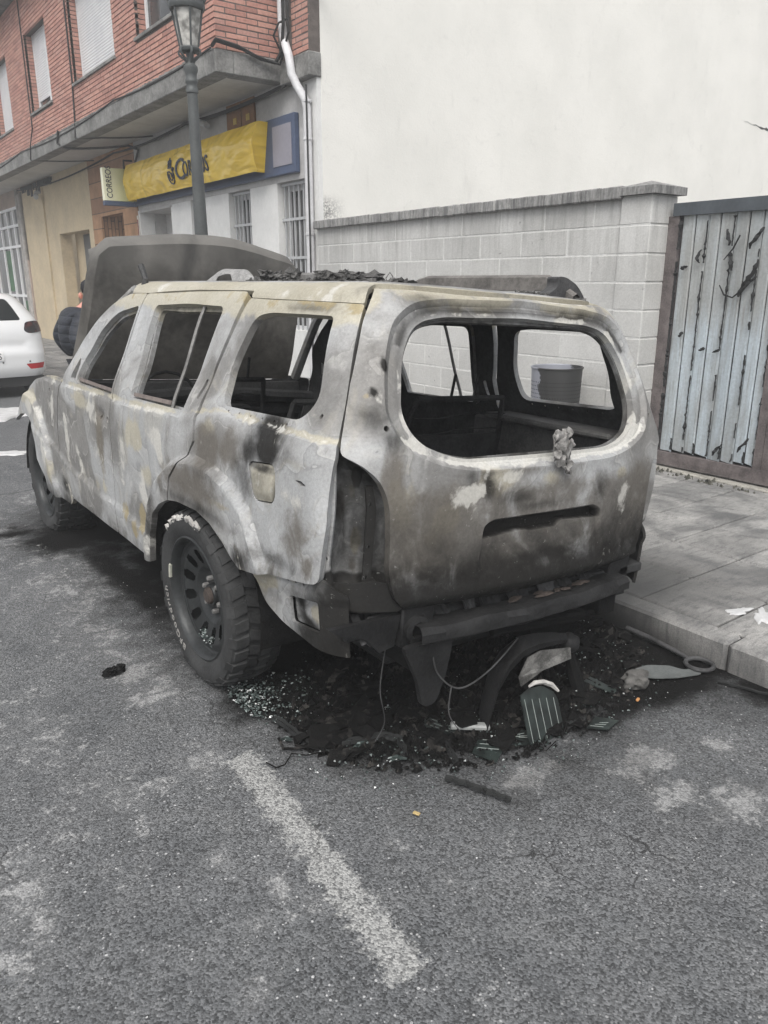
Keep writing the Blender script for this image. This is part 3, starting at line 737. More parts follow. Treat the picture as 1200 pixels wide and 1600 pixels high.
# stains, notices, small fittings
n_ = MB(); n_.box(5.478, 5.492, 8.93, 9.03, 2.17, 2.60); n_.box(5.476, 5.4775, 8.945, 9.015, 2.33, 2.52, 1); n_.box(5.476, 5.4775, 8.945, 9.015, 2.2, 2.27, 2); n_.build('poster', [NOT1, simple('dark_print', lin(.06, (.8, .8, 1)), .6), RED], bb)
n_ = MB(); n_.box(5.478, 5.492, 15.03, 15.10, 2.35, 2.82); n_.box(5.476, 5.4775, 15.04, 15.09, 2.4, 2.75, 1); n_.build('poster', [NOT1, RED], bb)
OR = simple('orange_paint', lin(.22, (1, .5, .2)), .7, .3, 12); YB = simple('gold_print', lin(.5, (1, .7, .15)), .6)
for (y0, y1) in ((10.27, 10.63), (10.66, 11.1)):
    b = MB(); b.box(5.46, 5.495, y0, y1, 3.70, 4.03, bev=.006); b.box(5.452, 5.4585, y0 + .12, y0 + .22, 3.76, 3.84, 1); b.build('meter_cabinet', [OR, YB], bb)
b = MB(); b.tube([(5.49, 11.8, 4.0), (5.42, 11.75, 3.93)], .02, 6); b.tube([(5.42, 11.95, 3.95), (5.36, 11.55, 3.84)], .045, 8); b.build('camera_bracket', GREYM, bb)
# drainpipe and cables
GALV = simple('pale_drainpipe', lin(.55, (1, 1, 1.02)), .5, .14, 7, spec=.4)
p = MB(); p.tube([(5.36, 9.26, 7.2), (5.36, 9.26, 4.62), (5.36, 9.22, 4.45), (5.33, 9.12, 4.34), (5.32, 9.05, 4.24), (5.33, 9.02, 4.05), (5.37, 8.97, 3.92), (5.42, 8.875, 3.76), (5.435, 8.855, 3.66), (5.435, 8.855, .13)], .052, 12)
dp = p.build('drainpipe', GALV, bb, True, 50)
for z in (3.72, 3.3, 2.2, 1.3): MB().lathe([(.053, z), (.060, z + .004), (.060, z + .03), (.053, z + .034)], 14, org=(5.435, 8.855, 0)).build('clip', GALV, dp)
p = MB(); p.tube([(5.5, 23.72, 3.9), (5.42, 23.72, 3.85), (5.42, 23.72, .2)], .06, 10); p.tube([(5.42, 24.0, 4.0), (5.40, 23.92, 3.6), (5.40, 23.92, .2)], .05, 8); p.build('drainpipe', simple('old_drainpipe', lin(.33, (1, .95, .9)), .7, .3, 8), bb, True, 50)
c = MB()
def cab(pts, r=.009, n=14):
    P = []
    for a, b_ in zip(pts[:-1], pts[1:]):
        a, b_ = Vector(a), Vector(b_)
        for k in range(n):
            t_ = k / n; q = a.lerp(b_, t_); q.z -= .10 * (b_ - a).length * t_ * (1 - t_) * (0.6 if (b_ - a).length > .4 else 0); P.append(q)
    P.append(Vector(pts[-1])); c.tube(P, r, 5)
cab([(4.50, 9.44, 4.30), (4.52, 9.36, 4.36), (4.80, 9.36, 4.33), (5.1, 9.36, 4.24), (5.30, 9.34, 4.22), (5.32, 9.22, 4.32), (5.31, 9.14, 4.6), (5.31, 9.12, 7.2)], .022)
cab([(4.52, 9.36, 4.34), (4.9, 9.37, 4.30), (5.34, 9.3, 4.20), (5.33, 9.06, 4.5), (5.33, 9.06, 7.2)], .014)
cab([(5.36, 9.3, 4.34), (5.26, 9.3, 4.5), (5.28, 9.2, 4.62), (5.36, 9.08, 4.66)], .012)
cab([(4.53, 15.05, 7.0), (4.53, 15.05, 4.9), (4.52, 15.1, 4.3), (4.50, 15.1, 4.05), (4.8, 14.6, 4.02), (5.45, 13.9, 4.02)], .014)
cab([(4.50, 16.1, 4.3), (4.49, 16.2, 4.1), (4.6, 16.0, 4.0), (5.4, 15.0, 4.0), (5.47, 14.7, 3.9), (5.46, 14.9, 3.7)], .02)
cab([(4.53, 18.0, 7.0), (4.53, 18.0, 4.6), (4.50, 18.2, 4.3), (4.50, 18.3, 4.05), (5.45, 17.2, 4.0)], .012)
for k in range(3): cab([(5.45 - .02 * k, 9.3, 4.02 - .02 * k), (5.46 - .02 * k, 12.5, 4.03 - .02 * k), (5.46, 16, 4.0), (5.46, 24, 4.0)], .016)
cab([(4.515, 9.5, 4.30), (4.515, 13, 4.31), (4.515, 19, 4.30), (4.515, 26, 4.3)], .013, 30)
cab([(5.395, 8.80, 3.9), (5.395, 8.795, 2.0), (5.395, 8.80, .2)], .012); cab([(5.47, 8.96, 3.75), (5.47, 8.965, 3.2), (5.46, 8.94, 2.9)], .014)
c.build('cable', CABLE, bb)
c = MB()
for k in range(4):
    P = [Vector((5.36, 9.10, 4.9 + .05 * k)).lerp(Vector((5.45, 8.7, 4.93 + .02 * k)), q / 6) + Vector((0, 0, .04 * math.sin(q * 2 + k))) for q in range(7)]
    P += [Vector((5.50, 8.5, 4.93)), Vector((5.9, 7.4, 5.0)), Vector((6.8, 5.2, 5.3)), Vector((8.5, 1.5, 6.2))]
    if k < 2: c.tube(P, .02, 6)
    else: c.tube(P[:8], .015, 6)
c.build('overhead_cable', CABLE, bb)
st = MB(); rr = random.Random(5)
for k in range(40):
    y = rr.uniform(20.6, 23.4); w = rr.uniform(.05, .25); h = rr.uniform(.04, .22) * (1.6 if y > 21.5 and y < 22.8 else .7); st.box(5.44, 5.4535 if 21.55 < y < 23.5 else 5.499, y, y + w, 4.02 - h, 4.03)
st.build('soot_stain', STAIN, bb)
b = MB(); b.tube([(5.44, 21.6, 3.75), (5.3, 21.6, 3.75)], .03, 6); b.tube([(5.36, 21.7, 3.70), (5.28, 21.4, 3.62)], .06, 8); b.build('wall_lamp', GREYM, bb)

# yellow sign
def mat_yellow():
    t = NT('yellow_film', .22, .5); p = t.pos(); n = t.noise(p, 1.2, 4)
    t.color(t.mix(t.mr(n, .3, .7), rgb(214, 178, 48), rgb(228, 196, 84)))
    w = t.noise(t.vmap(p, (1, 1.1, 3.0), rot=(R(14), 0, 0)), 1.5, 1.5, .4, 1.4)
    w2 = t.noise(t.vmap(p, (1, .9, 5)), 1.6, 1, .4, .8)
    t.bump(t.math('ADD', w, t.math('MULTIPLY', w2, .6)), .38, .12); return t.m
YEL = mat_yellow()
BLUE = simple('blue_sign_board', lin(.10, (.68, .9, 1.5)), .45, .12, 3)
NAVY = simple('navy_letters', lin(.03, (.7, .9, 1.6)), .4)
GREYBOARD = simple('grey_sign_panel', lin(.26, (.98, .95, 1.1)), .5, .1, 3)
ps = empty('post_office_sign', (5.4, 12.2, 3.0), 'long yellow post office sign with horn emblem and dark lettering on a blue board', 'sign')
b = MB(); b.box(5.42, 5.495, 9.15, 15.02, 2.975, 3.665, bev=.008); b.build('backing_board', BLUE, ps)
MB().box(5.412, 5.419, 9.22, 9.70, 3.08, 3.56).build('board_panel', GREYBOARD, ps)
def prof_sign(t_):   # height fraction -> forward offset: belly at the top, tucked in below
    return .10 + .17 * math.sin(math.pi * (0.18 + .75 * t_)) * (0.55 + .45 * t_)
ny_, nz_ = 120, 20; vs = []; fs = []
for i in range(ny_ + 1):
    y = 9.82 + (14.86 - 9.82) * i / ny_
    for j in range(nz_ + 1):
        t_ = j / nz_; yy = y + (.14 * (1 - t_) * (1 if i == 0 else 0))
        seam = -.018 * math.exp(-((y - 11.35) / .03) ** 2) - .018 * math.exp(-((y - 14.0) / .04) ** 2)
        wob = .010 * math.sin(y * 7 + t_ * 5) * math.sin(t_ * 9 + y * 2)
        vs.append((5.42 - prof_sign(t_) - wob - seam * 1.0, yy, 3.045 + .60 * t_))
for i in range(ny_):
    for j in range(nz_): a = i * (nz_ + 1) + j; fs.append((a, a + 1, a + nz_ + 2, a + nz_ + 1))
sg = MB().add(vs, fs); e0 = len(sg.v)
for i in (0, ny_):
    k = len(sg.v); ring = [vs[i * (nz_ + 1) + j] for j in range(nz_ + 1)]; sg.v += ring + [(5.42, q[1], q[2]) for q in ring]
    for j in range(nz_): sg.f.append((k + j, k + j + 1, k + nz_ + 2 + j, k + nz_ + 1 + j)); sg.mi.append(0)
k = len(sg.v); top = [vs[i * (nz_ + 1) + nz_] for i in range(ny_ + 1)]; sg.v += top + [(5.42, q[1], q[2]) for q in top]
for i in range(ny_): sg.f.append((k + i, k + i + 1, k + ny_ + 2 + i, k + ny_ + 1 + i)); sg.mi.append(0)
sg.build('yellow_panel', YEL, ps, True, 50)
def sign_text(txt, y0, y1, z0, z1, shear=0.1):
    """letters from y0 (left as read) to y1, standing z0..z1, following the belly of the panel"""
    me = text_mesh(txt, 1.0, .006, 1.0, shear, 'LEFT'); X = [v.co.x for v in me.vertices]; Y = [v.co.y for v in me.vertices]
    ax, bx, ay, by = min(X), max(X), min(Y), max(Y)
    for v in me.vertices:
        yy = y0 + (y1 - y0) * (v.co.x - ax) / (bx - ax); zz = z0 + (z1 - z0) * (v.co.y - ay) / (by - ay); t_ = min(1, max(0, (zz - 3.045) / .60))
        v.co = (5.42 - prof_sign(t_) - .012 - v.co.z, yy, zz)
    return link('lettering', me, NAVY, ps)
sign_text('C', 12.42, 12.08, 3.16, 3.46); sign_text('ORREOS', 12.13, 11.23, 3.185, 3.40)
# horn emblem under a small crown, built from bands that follow the panel
em = MB()
def on_sign(y, z, o=.016): t_ = min(1, max(0, (z - 3.045) / .60)); return (5.42 - prof_sign(t_) - o, y, z)
ec = (12.62, 3.25)
for rad, wd in ((.115, .011), (.06, .010)):
    em.tube([on_sign(ec[0] + rad * math.cos(a), ec[1] - .01 + rad * .95 * math.sin(a)) for a in [math.pi * (.2 - 1.5 * q / 18) for q in range(19)]], wd, 6)
em.tube([on_sign(ec[0] + .11, ec[1] + .06), on_sign(ec[0] + .03, ec[1] + .06), on_sign(ec[0] - .02, ec[1] + .02), on_sign(ec[0] - .03, ec[1] - .03)], .010, 6)
em.tube([on_sign(ec[0] - .10, ec[1] + .07), on_sign(ec[0] - .13, ec[1] + .10)], .02, 6)
for z_ in (.115, .165, .20): em.tube([on_sign(ec[0] + .065, ec[1] + z_), on_sign(ec[0] - .05, ec[1] + z_)], .012, 6)
for k in range(4): em.tube([on_sign(ec[0] - .045 + .035 * k, ec[1] + .11), on_sign(ec[0] - .045 + .035 * k, ec[1] + .225)], .009, 6)
em.tube([on_sign(ec[0] + .008, ec[1] + .22), on_sign(ec[0] + .008, ec[1] + .26)], .010, 6)
em.build('emblem', NAVY, ps)
fs_ = empty('projecting_sign', (5.2, 15.06, 3.0), 'square pale yellow box sign with vertical lettering projecting from the facade', 'sign')
PYEL = NT('pale_yellow_panel', .35, .4); _x, _y, _z = PYEL.sep(PYEL.pos())
PYEL.color(PYEL.mix(PYEL.mr(_x, 4.88, 5.42), rgb(232, 232, 206), rgb(206, 204, 132))); PYEL = PYEL.m
MB().box(4.875, 5.475, 15.0, 15.10, 3.045, 3.60, bev=.008).build('panel', PYEL, fs_)
MB().box(4.875, 5.475, 14.99, 15.11, 2.965, 3.043, bev=.006).build('base_rail', BLUE, fs_)
me = text_mesh('CORREOS', .145, .003, .66, .1, 'LEFT')
for v in me.vertices: v.co = (5.03 - v.co.y, 14.996 - v.co.z, 3.085 + v.co.x * 1.25)
link('lettering', me, NAVY, fs_)
MB().tube([(5.3, 15.05, 3.60), (5.3, 15.05, 3.75), (5.46, 15.05, 3.75)], .02, 6).build('bracket', CABLE, fs_)

# next shop along the street
sh = empty('shop_front', (5.5, 26, .1), 'glazed shop front with white frames beyond the cream wall', 'building')
b = MB()
for y in (23.98, 24.7, 25.5, 26.4, 27.6, 28.8): b.box(5.42, 5.50, y, y + .09, .5, 3.6)
for z in (.5, 1.2, 2.55, 3.1, 3.55): b.box(5.425, 5.495, 23.9, 29, z, z + .07)
b.build('frame', PVC, sh)
MB().box(5.47, 5.48, 23.9, 29, .5, 3.6).build('pane', GLASS, sh)
GRN = simple('green_poster', lin(.1, (.5, 1.2, .6)), .6, .5, 3)
MB().box(5.455, 5.465, 25.62, 26.35, 1.35, 2.5).build('poster', GRN, sh); MB().box(5.455, 5.465, 24.1, 24.65, .6, 1.1).build('poster', GRN, sh)
b = MB(); b.box(5.40, 5.7, 23.9, 29, -.1, .5); b.box(5.5, 5.8, 23.6, 30, 3.6, 4.4); b.box(5.42, 5.5, 23.58, 23.88, .1, 2.2); b.build('wall', simple('shop_wall', lin(.4, (1, .8, .68)), .9, .2, 2), sh)
MB().box(5.9, 12, 29, 60, 0, 12).build('far_wall', CREAM, sh)
# ------------------------------------------------------------------ the burnt car: one curved body surface that all panels lie on
XC, YC, RO = 1.973, 2.85, R(4.0)
TT = np.array([[.15, .800, .15, 1.78], [.343, .824, .343, 1.76], [.50, .842, .50, 1.75], [.663, .852, .663, 1.75], [.918, .860, .918, 1.752], [1.042, .855, 1.042, 1.762], [1.25, .783, 1.25, 1.822],
               [1.505, .689, 1.505, 1.93], [1.56, .655, 1.556, 1.957], [1.61, .612, 1.588, 1.99], [1.67, .555, 1.605, 2.05], [1.80, .43, 1.618, 2.18], [2.05, .20, 1.625, 2.40], [2.30, .0, 1.627, 2.65]])
def pch(x, xs, ys):
    x = np.asarray(x, float); h = np.diff(xs); d = np.diff(ys) / h; m = np.zeros(len(xs)); m[0] = d[0]; m[-1] = d[-1]
    for i in range(1, len(xs) - 1):
        if d[i - 1] * d[i] > 0:
            w1 = 2 * h[i] + h[i - 1]; w2 = h[i] + 2 * h[i - 1]; m[i] = (w1 + w2) / (w1 / d[i - 1] + w2 / d[i])
    i = np.clip(np.searchsorted(xs, x) - 1, 0, len(xs) - 2); t = (x - xs[i]) / h[i]
    return ys[i] * (2 * t**3 - 3 * t**2 + 1) + h[i] * m[i] * (t**3 - 2 * t**2 + t) + ys[i + 1] * (-2 * t**3 + 3 * t**2) + h[i] * m[i + 1] * (t**3 - t**2)
class Wrap:
    """side, rounded corner and rear of a body as one chart: q runs along the side (local y), round the corner and on to the rear centre; v runs up"""
    def __init__(s, T, y0, rc=.17, bow=.12, phi0=9, nose=None):
        s.T, s.y0, s.rc, s.bow, s.p0, s.nose = T, y0, rc, bow, R(phi0), nose
    def base(s, v):
        T = s.T; w, z, r = pch(v, T[:, 0], T[:, 1]), pch(v, T[:, 0], T[:, 2]), pch(v, T[:, 0], T[:, 3]) - s.y0
        rc = np.minimum(s.rc, w * .5); a = w - rc * (1 - math.sin(s.p0)); yc = r + s.bow * a * a + rc * math.cos(s.p0)
        return w, z, r, rc, a, yc
    def qc(s, v):
        w, z, r, rc, a, yc = s.base(np.asarray(v, float)); return yc - rc * (math.pi / 2 - s.p0) - a
    def pt(s, q, v):
        q = np.asarray(q, float); v = np.asarray(v, float); w, z, r, rc, a, yc = s.base(v)
        L = rc * (math.pi / 2 - s.p0); qc = yc - L - a; mir = q < qc; q = np.where(mir, 2 * qc - q, q)
        side = q >= yc; cor = (q < yc) & (q > yc - L); phi = math.pi / 2 - (yc - q) / np.maximum(rc, 1e-6)
        lxc = -(a + rc * (np.sin(phi) - math.sin(s.p0))); ycr = r + s.bow * a * a + rc * (math.cos(s.p0) - np.cos(phi))
        lxr = -(a - ((yc - L) - q)); yr = r + s.bow * lxr**2
        ww = w if s.nose is None else w - s.nose[1] * np.clip(q - s.nose[0], 0, None)**2
        lx = np.where(side, -ww, np.where(cor, lxc, lxr)); y = np.where(side, q, np.where(cor, ycr, yr))
        return np.stack([np.where(mir, -lx, lx), y, z], -1)
    def frame(s, q, v):
        e = 2e-3; P = s.pt(q, v); N = -np.cross(s.pt(q + e, v) - s.pt(q - e, v), s.pt(q, v + e) - s.pt(q, v - e))
        return P, N / np.maximum(np.linalg.norm(N, axis=-1, keepdims=True), 1e-9)
BODY = Wrap(TT, YC)
def roll(P):
    P = np.asarray(P, float); s, c = math.sin(RO), math.cos(RO)
    return np.stack([XC + P[..., 0] * c + P[..., 2] * s, YC + P[..., 1], P[..., 2] * c - P[..., 0] * s], -1)
CH = ('soot', 'tan', 'white', 'rust', 'brown')
def blobfn(L, base=None):
    def f(a, v):
        o = np.zeros((5, len(a)))
        for (x, y, rx, ry, ch, st) in L:
            g = st * np.exp(-((a - x) / rx)**2 - ((v - y) / ry)**2); k = 'stwrb'.index(ch); o[k] = np.maximum(o[k], g)
        if base is not None: bb_ = base(a, v); o[:len(bb_)] = np.maximum(o[:len(bb_)], bb_)
        return o
    return f
def panel(name, outline, holes=(), step=.018, thick=.03, paint=None, chart='q', mirror=False, parent=None, disp=None, mat=None, back=None, body=BODY, place=roll, angle=32, both=False, lines=()):
    V, F = fill2d(outline, holes, step, lines)
    a, v = V[:, 0], V[:, 1]; q = a + body.qc(v) if chart == 'p' else a
    P, N = body.frame(q, v); F = F[:, ::-1]
    if disp is not None: P = P + N * disp(a, v)[:, None]
    pa = paint(a, v) if paint else np.zeros((5, len(a)))
    sets = [False, True] if both else [mirror]
    VS, FS, MI, PA = [], [], [], []
    off = 0
    for mr_ in sets:
        if mr_: P2, N2, F2 = P * np.array([-1, 1, 1]), N * np.array([-1, 1, 1]), F[:, ::-1]
        else: P2, N2, F2 = P, N, F
        vs, fs = shell(P2, F2, N2, thick); n = len(P2); nf = len(F2)
        VS.append(vs); FS += [tuple(int(i) + off for i in f) for f in fs]; MI += [0] * nf + [1] * nf + [0] * (len(fs) - 2 * nf)
        PA.append(np.hstack([pa, pa])); off += len(vs)
    vs = place(np.vstack(VS)); PA = np.hstack(PA)
    me = bpy.data.meshes.new(name); me.from_pydata(vs.tolist(), [], FS); me.polygons.foreach_set('material_index', MI)
    for k, c in enumerate(CH): fattr(me, c, PA[k])
    me.polygons.foreach_set('use_smooth', [True] * len(FS)); me.set_sharp_from_angle(angle=R(angle))
    me.materials.append(mat or BURN); me.materials.append(back or SOOT)
    return link(name, me, None, parent)
def circ(x, y, r, n=10, ry=None): return [(x + r * math.cos(2 * math.pi * k / n), y + (ry or r) * math.sin(2 * math.pi * k / n)) for k in range(n)]

def mat_burn(name='burnt_metal', lo=.21, hi=.46):
    t = NT(name, .68, .4, .15); p = t.pos()
    w = t.noise(p, 2.0, 3, .5, col=True); pw = t.n('ShaderNodeVectorMath', {0: p, 1: t.n('ShaderNodeVectorMath', {0: w, 1: (.35, .35, .35)}, operation='MULTIPLY').outputs[0]}, operation='ADD').outputs[0]
    n1 = t.noise(pw, 2.6, 3, .5, .4); n2 = t.noise(p, 12, 8, .70, .3); n3 = t.noise(p, 95, 4, .7); n4 = t.noise(t.vmap(p, (1, 1, .35)), 17, 6, .7, .8)
    n5 = t.noise(t.vmap(pw, (1, 1, .7)), 5.2, 4, .58, 1.0)
    g = t.mix(t.mr(n1, .34, .66), lin(lo, (1.01, .985, .94)), lin(hi, (.985, 1, 1.005)))
    # fronts where the paint burnt away in steps
    st = t.math('DIVIDE', t.math('FLOOR', t.math('MULTIPLY', n1, 9.0)), 9.0)
    k2 = t.voro(t.vmap(p), 1.0, 'F1', 'Distance') if False else st
    g = t.mix(1.0, g, t.mr(t.math('FRACT', t.math('MULTIPLY', st, 3.7)), 0, 1, .84, 1.12, False), 'MULTIPLY')
    b1 = t.math('FRACT', t.math('MULTIPLY', n1, 9.0)); fr = t.math('MULTIPLY', t.mr(b1, .80, .965), t.mr(b1, 1.0, .97))
    g = t.mix(t.math('MULTIPLY', fr, t.mr(n2, .40, .60, .05, .55)), g, lin(.46, (1, .985, .94)))
    g = t.mix(t.math('MULTIPLY', t.mr(b1, .14, .0), .22), g, lin(.12, (1, .97, .93)))
    g = t.mix(t.math('MULTIPLY', t.mr(n2, .52, .72), .22), g, lin(.17, (1, .975, .94)))
    g = t.mix(t.math('MULTIPLY', t.mr(n5, .54, .66), .45), g, lin(.36, (1, .945, .82)))
    g = t.mix(t.math('MULTIPLY', t.mr(n4, .58, .68), .16), g, lin(.17, (1.05, .86, .68)))
    def layer(col, at, amp, lo_, hi_, c, k):
        m = t.math('ADD', t.attr(at), t.math('MULTIPLY', t.math('SUBTRACT', n2, .5), amp * .62)); m = t.math('ADD', m, t.math('MULTIPLY', t.math('SUBTRACT', n5, .5), amp * 1.35))
        return t.mix(t.math('MULTIPLY', t.mr(m, lo_, hi_), k), col, c)
    c = layer(g, 'tan', .95, .32, .54, lin(.43, (1, .925, .72)), .75)
    c = layer(c, 'brown', .85, .26, .62, lin(.125, (1, .90, .77)), .85)
    c = layer(c, 'soot', .62, .10, .80, lin(.017, (1, .955, .89)), .97)
    c = layer(c, 'white', 1.6, .40, .62, lin(.58, (1, .98, .91)), .72)
    c = layer(c, 'rust', 1.4, .42, .62, lin(.32, (1, .82, .46)), .8)
    sp = t.math('MULTIPLY', t.mr(n4, .58, .68), t.mr(n3, .4, .6)); c = t.mix(t.math('MULTIPLY', sp, .28), c, lin(.05))
    c = t.mix(t.math('MULTIPLY', t.mr(t.noise(p, 42, 5, .75), .63, .70), .32), c, lin(.52, (1, .99, .96)))
    c = t.mix(1.0, c, t.mr(n3, .3, .7, .86, 1.13, False), 'MULTIPLY')
    t.color(c); t.rough(t.mr(n2, .35, .65, .5, .82)); t.put(t.b.inputs['Specular IOR Level'], t.mr(t.attr('soot'), .1, .8, .38, .10)); t.bump(t.math('ADD', t.math('MULTIPLY', n3, .5), t.math('ADD', n2, n1)), .22, .012); return t.m
BURN = mat_burn()
INT = simple('burnt_cabin', lin(.034, (1, 1.01, 1.02)), .9, .5, 9, .4, 60, spec=.12)
SOOT = simple('sooty_inside', lin(.042, (1, 1.02, 1.03)), .9, .5, 7, .3, 60, spec=.12)
BLACK = simple('charred_black', lin(.010, (1, 1, 1)), .92, .5, 12, .4, 70, spec=.1)
DBLK = simple('sooty_steel', lin(.017, (1, 1, 1.02)), .65, .6, 9, .35, 60, metal=.2)
DGREY = simple('scorched_steel', lin(.06, (1, 1, 1.02)), .7, .5, 9, .3, 60, metal=.2)
MGREY = simple('bare_steel', lin(.20, (1, .98, .95)), .6, .4, 8, .25, 60, metal=.25)
RUSTM = simple('heat_rust', lin(.05, (1.15, .92, .8)), .85, .5, 14, .3, 60)
ASH = simple('pale_ash', lin(.42, (1, .97, .92)), .95, .3, 25, .5, 90)
TYRE = simple('burnt_rubber', lin(.036, (1, 1.02, 1.03)), .8, .4, 10, .3, 80)
RIM = simple('black_rim', lin(.035, (.95, 1.02, 1.05)), .42, .35, 6, .12, 60, metal=.3)

car = empty('burnt_suv', (XC, YC, 0), 'burnt out ash grey suv with its bonnet up and no glass parked at the kerb', 'car')
# ---- side
ARCH_R = [(.485, .335), (.445, .495), (.395, .60), (.30, .665), (.20, .705), (.095, .722), (-.095, .728), (-.22, .71), (-.33, .668), (-.41, .62), (-.462, .598)]
FL_R = [(.56, .30), (.545, .47), (.475, .635), (.36, .765), (.20, .865), (.08, .905), (-.05, .925), (-.22, .92), (-.37, .885), (-.485, .82), (-.555, .72), (-.615, .635), (-.62, .57), (-.3, .2), (.3, .2)]
ARCH_F = [(2.30, .30), (2.32, .385), (2.47, .475), (2.475, .58), (2.52, .675), (2.60, .725), (2.70, .74), (2.84, .72), (2.93, .675)]
FL_F = [(2.05, .2), (2.12, .33), (2.18, .50), (2.24, .65), (2.38, .80), (2.55, .875), (2.72, .885), (2.88, .83), (3.05, .70), (3.2, .5), (2.9, .2)]
LOWL = np.array([[.5, .465], [.95, .50], [1.4, .515], [1.71, .537], [2.0, .60], [2.6, .7]])
def side_disp(q, v):
    d = .030 * sstep(.012, -.022, sdist(q, v, FL_R)) + .028 * sstep(.012, -.022, sdist(q, v, FL_F))
    lv = np.interp(q, LOWL[:, 0], LOWL[:, 1])
    d += .010 * sstep(.006, -.012, v - lv) * (q > .5)                                     # lower door crease
    bel = np.interp(q, [-1, -.2, .15, .7, 1.7, 2.4], [1.120, 1.120, 1.062, 1.03, 1.015, 1.0])
    d += .010 * sstep(.012, -.004, v - bel) * sstep(-.99, -.95, q)                         # ledge under the windows
    d -= .020 * np.exp(-((q - 1.16) / .055)**2 - ((v - .935) / .028)**2)                  # handle bowls
    d -= .016 * np.exp(-((q - .045) / .06)**2 - ((v - 1.215) / .06)**2)
    d -= .008 * np.exp(-((q - 1.55) / .04)**2 - ((v - .62) / .05)**2) - .006 * np.exp(-((q - .75) / .1)**2 - ((v - .8) / .1)**2)
    d += .0025 * np.sin(q * 9 + v * 7) * np.sin(v * 11 - q * 3)
    return d
side_paint = blobfn([
    # quarter panel
    (-.585, 1.11, .11, .07, 's', 1.0), (-.60, 1.05, .11, .06, 's', 1.05), (-.49, 1.03, .10, .07, 's', .75), (-.43, .93, .11, .12, 's', .55), (-.72, 1.08, .07, .06, 's', .5), (-.16, 1.00, .16, .12, 'b', .9), (-.16, 1.06, .10, .05, 't', .8), (-.32, 1.0, .14, .10, 'b', .8),
    (-.25, .90, .22, .06, 's', .38), (-.05, .82, .40, .10, 'b', .7), (-.1, .74, .42, .035, 's', .6), (-.46, .63, .14, .06, 's', .6), (.42, .66, .09, .14, 's', .5), (.46, .5, .07, .12, 's', .6), (-.80, .8, .14, .14, 'b', .55), (-.70, .69, .25, .04, 's', .5), (-.88, .72, .05, .06, 'b', .7), (-.3, .80, .2, .03, 't', .5), (-.62, .80, .12, .05, 'w', .34), (-.78, .93, .10, .06, 'w', .36),
    (-.80, 1.30, .06, .14, 'w', .40), (-.86, 1.25, .05, .12, 's', .25), (-.80, 1.46, .05, .05, 'r', .45), (-.55, 1.52, .2, .02, 's', .5),
    # rear door
    (.55, .625, .13, .13, 'w', .66), (.50, .74, .08, .08, 't', .7), (.66, .90, .13, .08, 't', .75), (.38, .90, .12, .08, 'w', .52), (.85, .50, .07, .06, 'r', .6), (.60, .52, .07, .12, 'r', .85), (.72, .43, .10, .06, 'r', .7), (.52, .44, .12, .07, 'w', .55), (.84, .74, .05, .16, 'w', .50), (.62, .78, .05, .06, 's', .35), (.80, .90, .05, .08, 's', .30),
    # front door
    (1.17, .84, .09, .22, 'b', .6), (1.17, .80, .06, .16, 't', .6), (1.32, .92, .08, .10, 'w', .46), (1.60, .70, .06, .15, 'w', .60), (1.30, .72, .12, .05, 'w', .55), (1.50, .97, .18, .05, 't', .6), (1.15, .55, .14, .05, 't', .5), (1.82, .72, .07, .18, 'w', .5), (1.45, .80, .12, .10, 's', .22),
    # fender
    (2.10, .85, .10, .14, 'w', .5), (2.35, .80, .12, .14, 'w', .62), (2.65, .86, .18, .06, 't', .9), (2.60, .80, .12, .05, 'w', .6), (2.28, .60, .07, .18, 'w', .55), (2.18, .45, .07, .12, 't', .6), (1.95, .40, .12, .08, 's', .6)],
    lambda q, v: np.stack([np.clip(.62 - (v - .33) / .22, 0, .85) * (q > .45) * .75 + np.clip(.42 - (v - .6) / .35, 0, .45) * (q < .45), .78 * sstep(1.40, 1.53, v) + .55 * sstep(.03, .0, np.abs(v - np.interp(q, [-1, -.2, .15, .7, 1.7], [1.13, 1.13, 1.08, 1.05, 1.035]))),
                           .40 * sstep(.02, .0, np.abs(v - np.interp(q, [-1, -.2, .15, .7, 1.7], [1.125, 1.125, 1.068, 1.036, 1.02]))), .40 * sstep(1.46, 1.55, v), .30 * (v < .75) * (q < .5)]))
g = .006
FD = [(1.0 - g, .345), (1.0 - g, 1.05), (.99, 1.30), (1.0, 1.545)]
f_out = rounded([(1.0, .345), (1.0, 1.05), (1.0, 1.549), (1.235, 1.546), (1.40, 1.495), (1.58, 1.39), (1.74, 1.27), (1.825, 1.12), (1.88, 1.05), (1.955, .89), (2.005, .74), (2.01, .60), (1.945, .47), (1.79, .352)], [.015, 0, .02, .05, .05, .05, .05, .05, .04, .05, .05, .06, .06, .03])
f_win = rounded([(1.02, 1.052), (1.02, 1.488), (1.30, 1.445), (1.47, 1.335), (1.585, 1.17), (1.605, 1.056)], [.02, .03, .08, .05, .04, .02])
f_tri = rounded([(1.635, 1.062), (1.625, 1.15), (1.665, 1.19), (1.735, 1.066)], .012)
f_holes = [f_win, f_tri, circ(1.175, .918, .012), circ(1.035, .925, .013, ry=.018)]
rg_ = [(.20 + g, .712), (.135, .81), (.02, .925), (-.025, .985), (-.078, 1.12), (-.022, 1.235), (-.052, 1.41), (-.066, 1.535)]
r_out = [(.99, .345)] + [(.489, .345)] + ARCH_R[1:5] + [(.165 + g, .81), (.040, .925), (-.005, .985), (.005, 1.10), (-.005, 1.235), (-.047, 1.41)] + rounded([(-.047, 1.41), (-.068, 1.575), (.30, 1.577), (.99, 1.549), (.99, .345)], [0, .06, .1, .02, 0])[1:-1]
r_win = rounded([(.75, 1.072), (.765, 1.20), (.815, 1.497), (.41, 1.512), (.075, 1.507), (.135, 1.088)], [.02, .02, .035, .1, .045, .03])
